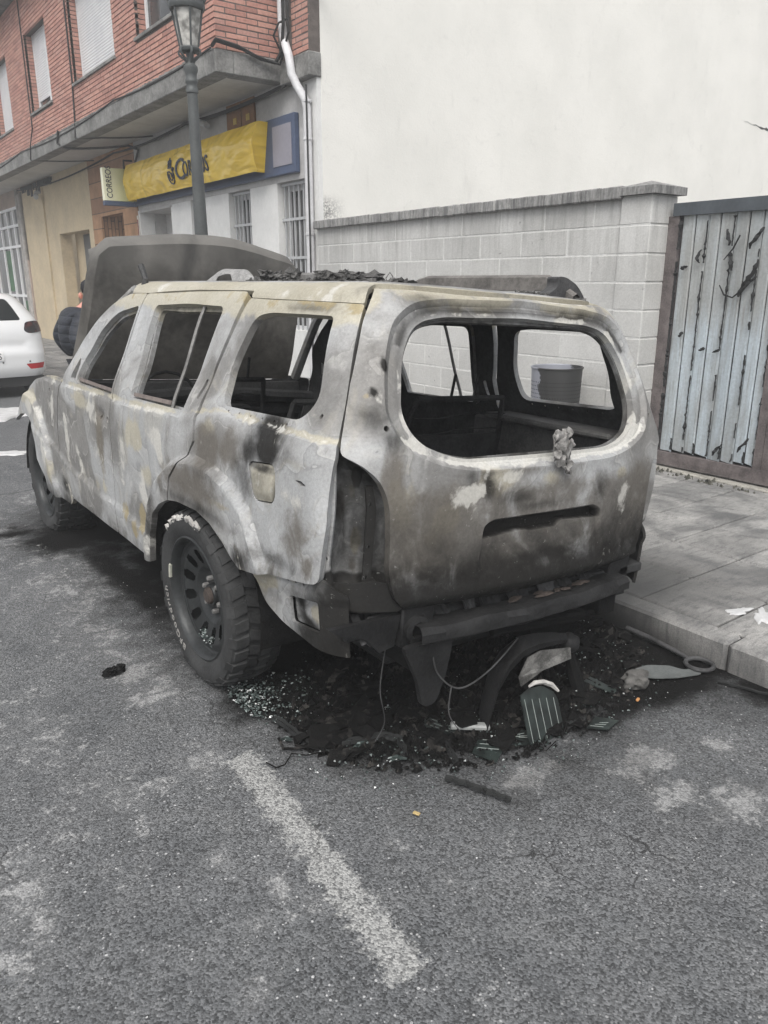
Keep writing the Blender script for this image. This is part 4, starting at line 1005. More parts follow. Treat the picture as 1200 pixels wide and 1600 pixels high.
r_holes = [r_win, rounded([(.062, 1.15), (.058, 1.225), (.035, 1.23), (.040, 1.145)], .01)]
q_out = [(-.030, 1.235), (-.022, 1.10), (-.026, .985), (.028, .925), (.152, .81), (.190, .708)] + ARCH_R[5:] + [(-.60, .618), (-.83, .660)] + rounded([(-.83, .66), (-.932, .680), (-.958, .88), (-.960, 1.085), (-.947, 1.13), (-.893, 1.30), (-.833, 1.49), (-.815, 1.540), (-.40, 1.543), (-.100, 1.545), (-.075, 1.41), (-.030, 1.235)], [0, .03, .02, .01, .02, .02, .02, .01, .02, .01, 0, 0])[1:-1]
q_win = rounded([(-.155, 1.29), (-.185, 1.150), (-.745, 1.168), (-.800, 1.24), (-.760, 1.35), (-.728, 1.497), (-.30, 1.497), (-.205, 1.478)], [.05, .05, .06, .05, .1, .025, .05, .05])
FUEL = rounded([(-.487, .992), (-.672, 1.012), (-.678, .888), (-.530, .868)], [.035, .04, .04, .04])
def grow(poly, d):
    P = np.array(poly); c = P.mean(0); return [tuple(c + (p - c) * (1 + d / np.linalg.norm(p - c))) for p in P]
q_holes = [q_win, grow(FUEL, .006), rounded([(-.80, .990), (-.835, .995), (-.872, .985), (-.835, .978)], .012), circ(-.845, 1.195, .008), circ(-.88, 1.42, .012, ry=.035)]
for k in range(6): q_holes.append(circ(-.25 - .085 * k, 1.137 + .002 * k, .0045, 6))
fen_out = [(2.02, .60), (2.02, .74)] + rounded([(2.02, .74), (1.965, .89), (1.895, 1.045), (2.21, 1.040), (2.475, .985), (2.66, .915), (2.85, .775), (2.97, .655), (2.93, .675)], [0, .05, .03, .05, .05, .05, .05, .02, 0])[1:-1] + ARCH_F[::-1] + [(2.12, .29), (1.88, .293), (1.80, .345), (1.955, .465)]
def off(poly, d):
    P = np.array(resample(poly, .03)); n = len(P); T = np.roll(P, -1, 0) - np.roll(P, 1, 0); N = np.stack([T[:, 1], -T[:, 0]], 1); N /= np.linalg.norm(N, axis=1, keepdims=True)
    A = .5 * np.sum(P[:, 0] * np.roll(P[:, 1], -1) - np.roll(P[:, 0], -1) * P[:, 1])
    return [tuple(p) for p in P + N * d * (1 if A > 0 else -1)]
SIDE_LINES = [off(FL_R, .012), off(FL_R, -.022), off(FL_F, .012), off(FL_F, -.022)]
f_holes2 = [circ(2.14, .955, .010, ry=.014)]
for mr_ in (False, True):
    st = .017 if not mr_ else .03
    def P_(name, o, h, **kw): return panel(name, o, h, kw.pop('step', st), kw.pop('thick', .028), side_paint, 'q', mr_, car, side_disp, lines=SIDE_LINES if not mr_ else (), **kw)
    fdoor = P_('front_door', f_out, f_holes); rdoor = P_('rear_door', r_out, r_holes); qp = P_('quarter_panel', q_out, q_holes); P_('fender', fen_out, f_holes2)
    if not mr_:
        fl = panel('fuel_flap', FUEL, [], .014, .015, blobfn([(-.6, .96, .12, .03, 't', .9), (-.55, .99, .2, .02, 's', .7), (-.68, .9, .03, .1, 's', .6)], lambda q, v: np.stack([.25 + 0 * q, .5 + 0 * q, 0 * q, 0 * q])), 'q', False, car, lambda q, v: .006 + .010 * sstep(.0, -.03, sdist(q, v, FUEL)))
    # window inner frames, slider rail and felt strip
    for (o, w, thick) in ((fdoor, f_win, .018), (rdoor, r_win, .018)):
        inner = grow(w, -.022)
        panel('window_frame', grow(w, .004), [inner], .03, .020, blobfn([], lambda q, v: np.stack([.45 + 0 * q, .30 + .5 * (v > 1.44), 0 * q, 0 * q])), 'q', mr_, o, lambda q, v: -.030 + 0 * q, back=SOOT)
    b = MB(); e = 1 if mr_ else -1
    pts = [BODY.pt(np.array([.288 + .022 * k / 8]), np.array([1.075 + .43 * k / 8]))[0] for k in range(9)]
    pts = [roll(np.array([-e * abs(p[0]) * -1 if False else (abs(p[0]) - .02) * e, p[1], p[2]])) for p in pts]
    b.tube(pts, .008, 6); b.build('window_rail', MGREY, rdoor)
STRIP = simple('brown_felt_strip', lin(.16, (1, .85, .78)), .9, .3, 20)
for (par, a, c, va, vc) in ((fdoor, 1.04, 1.60, 1.050, 1.052),): pass
for par, a, c, va, vc in (('front_door', 1.05, 1.60, 1.064, 1.066), ('rear_door', .30, .74, 1.094, 1.080)):
    o = bpy.data.objects[par]
    panel('window_strip', [(a, va), (c, vc), (c, vc + .018), (a, va + .018)], [], .03, .012, blobfn([]), 'q', False, o, lambda q, v: -.012 + 0 * q, mat=STRIP)

# ---- roof (gutter to centre line, both sides in one skin)
qf = lambda v: 1.22 + .12 * (v - 1.55)
vsq = np.linspace(1.66, 2.29, 24)
ro = [(1.24, 1.556), (.99, 1.558), (.45, 1.582), (.02, 1.585)] + rounded([(.02, 1.585), (-.075, 1.583), (-.084, 1.553), (-.40, 1.550), (-.807, 1.547), (-.772, 1.60), (-.742, 1.648)], [0, .03, .01, 0, .01, 0, 0])[1:]
ro += [(float(BODY.qc(1.652)) + .60 * (1 - k / 30)**1 * (float(0)) + (-.742 - float(BODY.qc(1.652))) * (1 - k / 30), 1.652) for k in range(1, 30)]
ro += [(float(BODY.qc(v)), float(v)) for v in vsq] + [(1.36, 2.29), (1.35, 1.9), (1.31, 1.68)]
roof_paint = blobfn([(-.35, 1.58, .15, .05, 'w', .5), (-.62, 1.6, .03, .1, 'w', .6), (.4, 1.6, .2, .06, 'r', .35), (.9, 1.6, .15, .05, 'w', .5), (-.2, 1.62, .2, .03, 'r', .35), (-.75, 1.6, .04, .06, 's', .35)],
                    lambda q, v: np.stack([.5 * sstep(1.66, 1.75, v), .85 * sstep(1.72, 1.62, v), 0 * q, 0 * q]))
roofo = panel('roof', ro, [], .03, .02, roof_paint, 'q', False, car, lambda q, v: .006 * sstep(1.585, 1.60, v) - .006 * sstep(1.57, 1.552, v), both=True)

# ---- tailgate
TG_L = [(.600, 1.652), (.593, 1.62), (.680, 1.49), (.755, 1.32), (.765, 1.30), (.824, 1.13), (.831, 1.095), (.770, 1.070), (.711, 1.022), (.686, .967), (.676, .92), (.668, .80), (.668, .715), (.642, .632), (.600, .588), (.53, .577), (.30, .572), (.1, .570)]
TG = [(x - .006, y) for x, y in TG_L] + [(-(x - .006), y) for x, y in TG_L[::-1]]
TG = rounded(TG, .03, 3)
TW_L = [(0, 1.535), (.363, 1.525), (.455, 1.507), (.503, 1.478), (.545, 1.42), (.570, 1.36), (.596, 1.235), (.580, 1.175), (.537, 1.125), (.455, 1.090), (.375, 1.073), (.2, 1.073)]
TW = rounded(TW_L + [(-x, y) for x, y in TW_L[::-1][:-1]], .04, 4)
TR_L = [(0, 1.590), (.342, 1.577), (.490, 1.550), (.571, 1.495), (.612, 1.42), (.640, 1.34), (.660, 1.225), (.632, 1.150), (.590, 1.105), (.485, 1.062), (.36, 1.040), (.2, 1.038)]
TR = rounded(TR_L + [(-x, y) for x, y in TR_L[::-1][:-1]], .05, 4)
REC = rounded([(.262, .862), (-.262, .862), (-.318, .838), (-.325, .80), (-.34, .60), (.315, .60), (.303, .80), (.300, .845)], .02)
SLOT = rounded([(.30, .842), (.255, .858), (-.255, .858), (-.315, .836), (-.322, .805), (-.10, .822), (-.07, .80), (.06, .80), (.09, .808), (.292, .796)], .012)
def tg_disp(p, v):
    d = -.016 * sstep(.006, -.012, sdist(p, v, TR)) + .003 * sstep(.03, .0, np.abs(sdist(p, v, TR) - .008))
    dw = sdist(p, v, TW); d += -.006 * sstep(.022, .012, dw)
    r = sdist(p, v, REC); d -= .016 * sstep(.004, -.010, r) * sstep(.60, .80, v)
    d -= .030 * sstep(.004, -.008, sdist(p, v, SLOT))
    d -= .05 * np.clip((.625 - v) / .06, 0, 1)**2
    d -= .022 * sstep(1.615, 1.655, v)
    d += .002 * np.sin(p * 13 + v * 5) * np.sin(v * 9)
    return d
def tg_base(p, v):
    s_ = np.interp(v, [.55, .62, .72, .84, .95, 1.05], [.98, .86, .62, .36, .16, .04])
    s_ = np.maximum(s_, .62 * np.exp(-((sdist(p, v, TW) - .028) / .024)**2) * (v > 1.42))
    s_ = np.maximum(s_, 1.1 * sstep(.006, -.006, sdist(p, v, SLOT)))  # shade inside the deep slot, painted in through the soot channel
    s_ = np.maximum(s_, .45 * sstep(.0, -.01, sdist(p, v, REC)) * (v < .80))
    rng = sstep(.0, -.01, sdist(p, v, TR)) * (v < 1.15)  # light caught by the ledge under the window, painted as a white band
    return np.stack([s_, .50 * sstep(1.42, 1.6, v), np.maximum(.70 * rng, .55 * sstep(.02, .0, np.abs(sdist(p, v, TW) - .008))), 0 * p, np.interp(v, [.6, .75, .95, 1.06], [.3, .75, .6, .1])])
tg_paint = blobfn([(.37, .955, .10, .05, 'w', .72), (.46, .88, .07, .06, 't', .8), (.34, .90, .045, .06, 'w', .66), (.29, .975, .035, .06, 's', .75), (.25, .99, .10, .06, 't', .8), (.20, 1.0, .09, .05, 'w', .62), (.0, .985, .08, .05, 't', .6), (-.47, .90, .06, .08, 'w', .47), (-.44, .97, .07, .04, 't', .7),
                   (.52, .82, .08, .08, 't', .45), (.56, 1.52, .06, .06, 'w', .40), (.67, 1.33, .035, .16, 'w', .44), (.70, 1.20, .07, .06, 's', .55), (.655, 1.14, .06, .05, 's', .55), (.64, 1.36, .012, .02, 's', 1.4), (.69, 1.28, .012, .014, 's', 1.3), (.72, 1.27, .03, .03, 'r', .4),
                   (.45, 1.57, .14, .03, 's', .45), (0, 1.56, .35, .014, 's', .6), (-.2, 1.625, .35, .025, 'w', .75), (.3, 1.64, .25, .025, 'w', .65), (.16, .93, .12, .04, 's', .62), (.36, 1.01, .04, .05, 's', .5), (.05, .895, .24, .025, 's', .55), (-.30, .93, .07, .10, 's', .55), (0, .70, .5, .07, 's', .8), (.66, .90, .06, .22, 'b', 1.0), (.62, .95, .08, .15, 't', .5), (-.55, .75, .1, .12, 's', .6), (.1, 1.02, .5, .02, 'b', .5)], tg_base)
tg_holes = [TW] + [circ(x, 1.628, .009) for x in (.345, 0, -.345)] + [circ(.668, 1.175, .009), circ(-.668, 1.175, .009)]
tailgate = panel('tailgate', TG, tg_holes, .0145, .035, tg_paint, 'p', False, car, tg_disp, lines=[off(TR, .006), off(TR, -.012), off(TW, .012), off(TW, .022), off(REC, .004), off(REC, -.010), off(SLOT, .003), off(SLOT, -.008)])
TI = grow(TW, -.012)
panel('window_frame', grow(TW, .03), [TI], .03, .015, blobfn([], lambda q, v: np.stack([.55 + 0 * q, 0 * q, 0 * q, 0 * q])), 'p', False, tailgate, lambda p, v: -.045 + 0 * p, both=False)
# melted latch and wiper motor on the window sill
rr = random.Random(11)
def lump(b, c, r, seed, sq=(1, 1, 1), n=2, rough=.35):
    q = random.Random(seed); bm = bmesh.new(); bmesh.ops.create_icosphere(bm, subdivisions=n, radius=1)
    vs = []
    ph = [q.uniform(0, 6) for _ in range(6)]
    for v in bm.verts:
        k = 1 + rough * (math.sin(v.co.x * 4 + ph[0]) * math.sin(v.co.y * 5 + ph[1]) + .6 * math.sin(v.co.z * 7 + ph[2]) * math.sin(v.co.x * 6 + ph[3])) + q.uniform(-.12, .12) * rough * 2
        vs.append((c[0] + v.co.x * r * sq[0] * k, c[1] + v.co.y * r * sq[1] * k, c[2] + v.co.z * r * sq[2] * k))
    fs = [tuple(v.index for v in f.verts) for f in bm.faces]; bm.free(); b.add(vs, fs)
b = MB()
for k, (dx, dz, r) in enumerate([(0, .03, .030), (-.03, .055, .020), (.02, .0, .028), (.0, -.03, .022), (.035, -.045, .020), (.045, .02, .016), (-.02, -.01, .02), (.02, .065, .018), (-.035, .02, .014), (.05, -.07, .014)]):
    lump(b, roll(np.array([.02 + dx, 1.765 - YC - .03, 1.085 + dz])), r, 40 + k, (1, .7, 1.1), 2, .5)
b.build('latch', simple('melted_alloy', lin(.24, (1, .97, .93)), .65, .6, 40, .5, 70, metal=.2), tailgate, True, 40)

# ---- rear corner: pillar inside the gap and open tail lamp pocket
CAV = [(.76, 1.56), (.90, 1.30), (.99, 1.15), (1.02, 1.08), (1.0, .60), (.62, .57), (.56, .62), (.60, 1.1), (.655, 1.15), (.675, 1.3), (.62, 1.42), (.55, 1.56)]
for mr_ in (False, True):
    panel('rear_pillar', CAV, [], .025, .012, blobfn([(.80, .98, .06, .05, 't', .45), (.84, .80, .03, .04, 'w', .42), (.76, .80, .05, .06, 't', .8), (.78, .72, .05, .05, 'b', .8), (.88, .92, .03, .1, 'b', .6), (.76, 1.03, .06, .05, 's', 1.2)], lambda q, v: np.stack([(.62 + .55 * (v < .70)), 0 * q, 0 * q, 0 * q])), 'p', mr_, car,
          lambda p, v: -.045 - .06 * sstep(.93, .87, p) * sstep(.62, .66, p) * sstep(1.12, 1.05, v) * sstep(.60, .68, v) + .006 * np.sin(p * 40) * np.sin(v * 17))
panel('lamp_flange', [(.915, .68), (.885, 1.078), (.85, 1.080), (.856, .90), (.872, .74), (.85, .66)], [circ(.868, 1.06, .008), circ(.885, .76, .008), circ(.89, .70, .007)], .012, .01, blobfn([], lambda q, v: np.stack([.30 + .5 * (v < .72), .15 + 0 * q, 0 * q, 0 * q])), 'p', False, car, lambda p, v: -.022 + 0 * p)
panel('lamp_flange', [(.70, .66), (.69, .92), (.705, 1.0), (.735, 1.0), (.725, .92), (.735, .66)], [circ(.715, .94, .007), circ(.715, .80, .007), circ(.718, .70, .007)], .012, .01, blobfn([], lambda q, v: np.stack([.9 + 0 * q, 0 * q, 0 * q, 0 * q])), 'p', False, car, lambda p, v: -.050 + 0 * p)
# lower rear quarter behind the wheel (bumper gone)
LQ = rounded([(-.445, .602), (-.60, .622), (-.83, .664), (-.93, .69), (-1.028, .645), (-1.030, .432), (-.86, .437), (-.66, .452), (-.545, .485)], [.01, .01, .01, .01, .004, .004, .02, .03, .04])
CUT = rounded([(-.722, .572), (-.905, .606), (-.912, .500), (-.735, .478)], .012)
lq_paint = blobfn([(-.55, .58, .12, .05, 't', .6), (-.70, .64, .2, .02, 't', .5), (-.62, .53, .08, .04, 's', .5), (-.95, .64, .05, .015, 'r', .6)], lambda q, v: np.stack([np.clip(.30 + (-.70 - q) * 2.6 + (.55 - v) * 1.5, .15, 1.0), 0 * q, 0 * q, 0 * q]))
for mr_ in (False, True):
    lq = panel('lower_quarter', LQ, [CUT] + [circ(-.73 - .05 * k, .632 + .008 * k, .006, 6) for k in range(3)], .014, .012, lq_paint, 'q', mr_, car, lambda q, v: -.018 + .008 * sstep(.57, .60, v - .12 * (-.7 - q)) - .006 * np.exp(-((q + .62) / .03)**2 - ((v - .55) / .06)**2))
    panel('vent_plate', grow(CUT, .01), [], .03, .006, blobfn([(-.86, .54, .06, .05, 't', .8), (-.76, .56, .04, .08, 's', .9), (-.8, .49, .1, .02, 's', 1)], lambda q, v: np.stack([.3 + 0 * q, 0 * q, 0 * q, 0 * q])), 'q', mr_, lq, lambda q, v: -.045 + 0 * q)
rp = panel('rear_valance', [(.835, .60), (.60, .575), (.58, .590), (.60, .66), (.70, .69), (.87, .68), (.86, .62)], [], .02, .01, blobfn([(.84, .61, .03, .01, 'w', .7)], lambda q, v: np.stack([1.0 + 0 * q, 0 * q, 0 * q, 0 * q])), 'p', False, car, lambda p, v: -.03 + 0 * p)

# ---- bumper beam, brackets, tow eye, chassis
def L(x, y, z): return tuple(roll(np.array([x, y, z])))
def lbox(b, x0, x1, y0, y1, z0, z1, bev=.006, mi=0):
    k = len(b.v); b.box(x0, x1, y0, y1, z0, z1, mi, bev); b.v[k:] = [L(*p) for p in b.v[k:]]
b = MB(); P = []
for k in range(13):
    x = -.54 + 1.12 * k / 12; y = -1.06 - .02 + .10 * (x * 1.1)**2; P.append((x, y))
for (a, c) in zip(P[:-1], P[1:]):
    vs = [L(x, y + d, z) for (x, y) in (a, c) for d, z in ((-.03 + .006 * math.sin(x * 23), .462 + .006 * math.sin(x * 17)), (-.045, .47), (-.045 + .008 * math.sin(x * 31 + 1), .500), (-.03, .520 + .005 * math.sin(x * 19)), (.05, .522), (.05, .455))]
    b.add(vs, [(k, (k + 1) % 6, (k + 1) % 6 + 6, k + 6) for k in range(6)])
b.build('bumper_beam', DBLK, car, True, 40)
b = MB(); rr2 = random.Random(2)
for k in range(14): lump(b, L(-.10 + .44 * rr2.random(), -1.075 + .04 * rr2.random(), .528), rr2.uniform(.008, .022), k, (1.8, 1, .22), 1)
setp(b.build('rust_flake', RUSTM, car), kind='stuff')
b = MB(); lbox(b, -.58, -.44, -1.03, -.94, .44, .58); lbox(b, -.70, -.5, -1.0, -.98, .54, .565)
tp = rounded([(-.60, .46), (-.38, .46), (-.40, .33), (-.44, .22), (-.50, .22), (-.53, .33)], .03, 4); b.prism(tp, -1.07, -1.05, 'xz'); b.v[-2 * len(tp):] = [L(*p) for p in b.v[-2 * len(tp):]]
b.prism([(-.86, .56), (-.58, .56), (-.60, .45), (-.66, .44), (-.72, .50), (-.82, .53)], -1.02, -1.00, 'xz'); b.v[-12:] = [L(*p) for p in b.v[-12:]]
b.build('tow_bracket', DBLK, car, True, 40); b = MB()
b.lathe([(.03, 0), (.05, .005), (.055, .03), (.045, .05), (.02, .05)], 10, 'y', L(-.52, -1.05, .50)); b.build('tow_eye', DBLK, car, True, 40); b = MB(); lbox(b, .52, .60, -1.02, -.94, .44, .60); 
lbox(b, .58, .68, -1.0, -.9, .40, .58); b.build('tow_bracket', DBLK, car, True, 40)
b = MB()
for s_ in (-1, 1): lbox(b, s_ * .50 - .05, s_ * .50 + .05, -1.05, 2.9, .36, .48)
for y in (-.9, -.3, .6, 1.4, 2.2): lbox(b, -.5, .5, y - .04, y + .04, .37, .46)
b.build('chassis_rail', BLACK, car)
b = MB(); lbox(b, -.78, .78, -1.0, 1.95, .49, .53); lbox(b, -.76, -.60, .55, 1.95, .36, .49); lbox(b, .60, .76, .55, 1.95, .36, .49); lbox(b, -.78, .78, 1.95, 2.0, .40, 1.02); lbox(b, -.5, .2, -.85, .3, .26, .36, .05)
b.build('floor_pan', INT, car)
b = MB(); b.tube([L(-.75, 0, .37), L(.75, 0, .36)], .045, 10); b.tube([L(-.1, 0, .37), L(.1, 0, .36)], .13, 10); b.tube([L(.3, -.9, .34), L(.32, .5, .34), L(.2, 1.6, .36)], .035, 8); b.tube([L(.25, -.95, .33), L(.25, -.55, .33)], .10, 12)
b.build('axle', BLACK, car, True, 40)
b = MB()   # wheel housings
for s_ in (-1, 1):
    for yc_ in (0, 2.70):
        vs = []; fs = []
        for k in range(13):
            a = math.pi * (k / 12) * 1.1 - .15
            for x in (.80, .52): vs.append(L(s_ * x, yc_ + .475 * math.cos(a), .33 + .42 * math.sin(a)))
        for k in range(12): fs.append((2 * k, 2 * k + 1, 2 * k + 3, 2 * k + 2))
        k0 = len(vs); vs.append(L(s_ * .52, yc_, .33))
        for k in range(12): fs.append((2 * k + 1, k0, 2 * k + 3))
        MB().add(vs, fs).build('wheel_housing', BLACK, car, True, 50)
# ---- inside: seats burnt to their frames, dash bar, trim ledges, wheel arches
b = MB()
for (x, y, w) in ((-.36, 1.02, .40), (.36, 1.02, .40), (-.36, .12, .46), (.34, .12, .66)):
    for s_ in (-1, 1):
        b.tube([L(x + s_ * w / 2, y + .25, .58), L(x + s_ * w / 2, y - .20, .64), L(x + s_ * w / 2 * .95, y - .30, .95), L(x + s_ * w / 2 * .8, y - .36, 1.16)], .014, 6)
    b.tube([L(x - w / 2 * .8, y - .36, 1.16), L(x + w / 2 * .8, y - .36, 1.16)], .014, 6)
    for q in range(6): b.tube([L(x - w / 2, y - .22 - .02 * q, .70 + .075 * q), L(x - w / 6, y - .23 - .02 * q, .69 + .075 * q), L(x + w / 6, y - .21 - .02 * q, .71 + .075 * q), L(x + w / 2, y - .22 - .02 * q, .70 + .075 * q)], .004, 4)
    for q in (-.07, .07): b.tube([L(x + q, y - .36, 1.16), L(x + q, y - .38, 1.27)], .007, 5)
    lbox(b, x - w / 2, x + w / 2, y - .2, y + .25, .56, .60); lbox(b, x - w / 2 + .02, x + w / 2 - .02, y - .31, y - .27, .62, .98)
b.build('seat_frame', INT, car)
b = MB(); b.tube([L(-.74, 1.72, .93), L(0, 1.75, .97), L(.74, 1.72, .93)], .045, 8); lbox(b, -.25, .25, 1.6, 1.85, .5, .9, .03); lbox(b, -.7, .7, 1.72, 1.95, .78, .92, .05)
b.tube([L(-.36 + .18 * math.cos(a), 1.50 + .05 * math.sin(a), .95 + .17 * math.sin(a)) for a in [k * math.pi / 8 for k in range(16)]], .010, 5, closed=True); b.tube([L(-.36, 1.72, .88), L(-.36, 1.5, .95)], .02, 6)
b.build('dashboard', INT, car)
LEDGE = simple('scorched_ledge', lin(.085, (1, .99, .97)), .7, .5, 9)
for s_ in (-1, 1):
    b = MB(); lbox(b, min(s_ * .62, s_ * .80), max(s_ * .62, s_ * .80), -.86, -.10, 1.045, 1.075, .01); lbox(b, min(s_ * .70, s_ * .74), max(s_ * .70, s_ * .74), -.86, .05, .53, 1.04, .01)
    b.build('side_ledge', LEDGE, car)
b = MB(); rr2 = random.Random(8)
for k in range(70): lump(b, L(rr2.uniform(-.7, .7), rr2.uniform(-.9, 1.3), .55 + rr2.random() * .10), rr2.uniform(.02, .075), k, (1.4, 1, .6), 1, .6)
for k in range(26):
    x, y = rr2.uniform(-.6, .6), rr2.uniform(-.85, 1.2); b.tube([L(x, y, .62), L(x + rr2.uniform(-.3, .3), y + rr2.uniform(-.3, .3), .68 + .15 * rr2.random()), L(x + rr2.uniform(-.3, .3), y + rr2.uniform(-.3, .3), .62)], .005, 4)
setp(b.build('charred_remains', INT, car), kind='stuff')
b = MB()
for s_ in (-1, 1):   # inner door rails and B pillar
    b = MB(); lbox(b, s_ * .74 - .02, s_ * .74 + .02, .96, 1.02, .5, 1.10); b.tube([L(s_ * .74, .99, 1.10), L(s_ * .60, .99, 1.50)], .022, 8)
    b.build('inner_pillar', SOOT, car); MB().tube([L(s_ * .58, -.78, 1.53), L(s_ * .58, .2, 1.535), L(s_ * .58, 1.1, 1.53)], .03, 6).build('inner_roof_rail', SOOT, car)
# ---- windscreen frame and front
b = MB()
for s_ in (-1, 1): b.tube([L(s_ * .60, 1.34, 1.565), L(s_ * .655, 1.55, 1.44), L(s_ * .72, 1.80, 1.22), L(s_ * .765, 1.98, 1.05)], [.028, .03, .032, .035], 8)
b.tube([L(-.60, 1.34, 1.565), L(0, 1.42, 1.60), L(.60, 1.34, 1.565)], .025, 8); b.build('windscreen_frame', BURN, car, True, 40)
b = MB(); lbox(b, -.72, .72, 1.96, 2.10, .96, 1.02, .02); lbox(b, -.62, .62, 2.80, 2.92, .40, .85, .02); lbox(b, -.35, .35, 2.15, 2.75, .45, .85, .06)
b.build('engine_bay', BLACK, car)
# raised bonnet, folded back towards the windscreen
def mat_bonnet():
    t = NT('sooty_bonnet', .8, .3); p = t.pos(); n = t.noise(p, 3, 5, .6, .5); n2 = t.noise(p, 26, 4, .7)
    c = t.mix(t.mr(n, .33, .67), lin(.046, (1, .945, .86)), lin(.115, (1, .945, .86))); c = t.mix(1.0, c, t.mr(n2, .3, .7, .82, 1.16, False), 'MULTIPLY')
    x, y, z = t.sep(p); c = t.mix(t.math('MULTIPLY', t.mr(t.math('ADD', z, t.math('MULTIPLY', n, .3)), 1.72, 1.99), .55), c, lin(.17, (1, .97, .91)))
    t.color(c); t.bump(t.math('ADD', n, n2), .2, .012); return t.m
nu, nv = 48, 30; G1 = np.zeros((nu + 1, nv + 1, 3)); 
for i in range(nu + 1):
    u = -1 + 2 * i / nu
    for j in range(nv + 1):
        s_ = j / nv; hw = (.755 - .085 * s_ - .02 * s_**4) * (1 + .11 * max(0, u) * s_); top = .895 - .075 * abs(u)**2.6 - .06 * sstep(.86, 1.0, abs(u)) + .012 * math.sin(u * 4.2 + 1)
        z = 1.03 + top * s_ * .99; y = 2.02 - .24 * s_ + .06 * abs(u)**2 * s_ - .03 * math.sin(math.pi * s_) + .07 * sstep(.94, 1.0, s_) + .06 * sstep(.95, 1.0, abs(u))
        bul = .018 * sstep(.62, .50, abs(u)) + .012 * math.exp(-((abs(u) - .25) / .06)**2) * s_
        G1[i, j] = (u * hw, y - bul + .016 * math.sin(u * 5 + s_ * 4) * math.sin(s_ * 6) + .008 * math.sin(u * 11 + 2) * s_ + .02 * math.exp(-((u + .35 - .3 * s_) / .07)**2) * s_, z)
V1 = G1.reshape(-1, 3); idx = np.arange((nu + 1) * (nv + 1)).reshape(nu + 1, nv + 1)
F1 = np.stack([idx[:-1, :-1], idx[1:, :-1], idx[1:, 1:], idx[:-1, 1:]], -1).reshape(-1, 4)
vs = np.vstack([V1, V1 + np.array([0, .03, 0])]); n1 = len(V1)
fs = [tuple(f) for f in F1] + [tuple(int(q) + n1 for q in f[::-1]) for f in F1]
ring = list(idx[:, 0]) + list(idx[-1, 1:]) + list(idx[-2::-1, -1]) + list(idx[0, -2:0:-1])
fs += [(ring[k], ring[k - 1], ring[k - 1] + n1, ring[k] + n1) for k in range(len(ring))]
b = MB(); b.add([tuple(p) for p in roll(vs)], [tuple(int(q) for q in f) for f in fs]); b.build('bonnet', mat_bonnet(), car, True, 40)

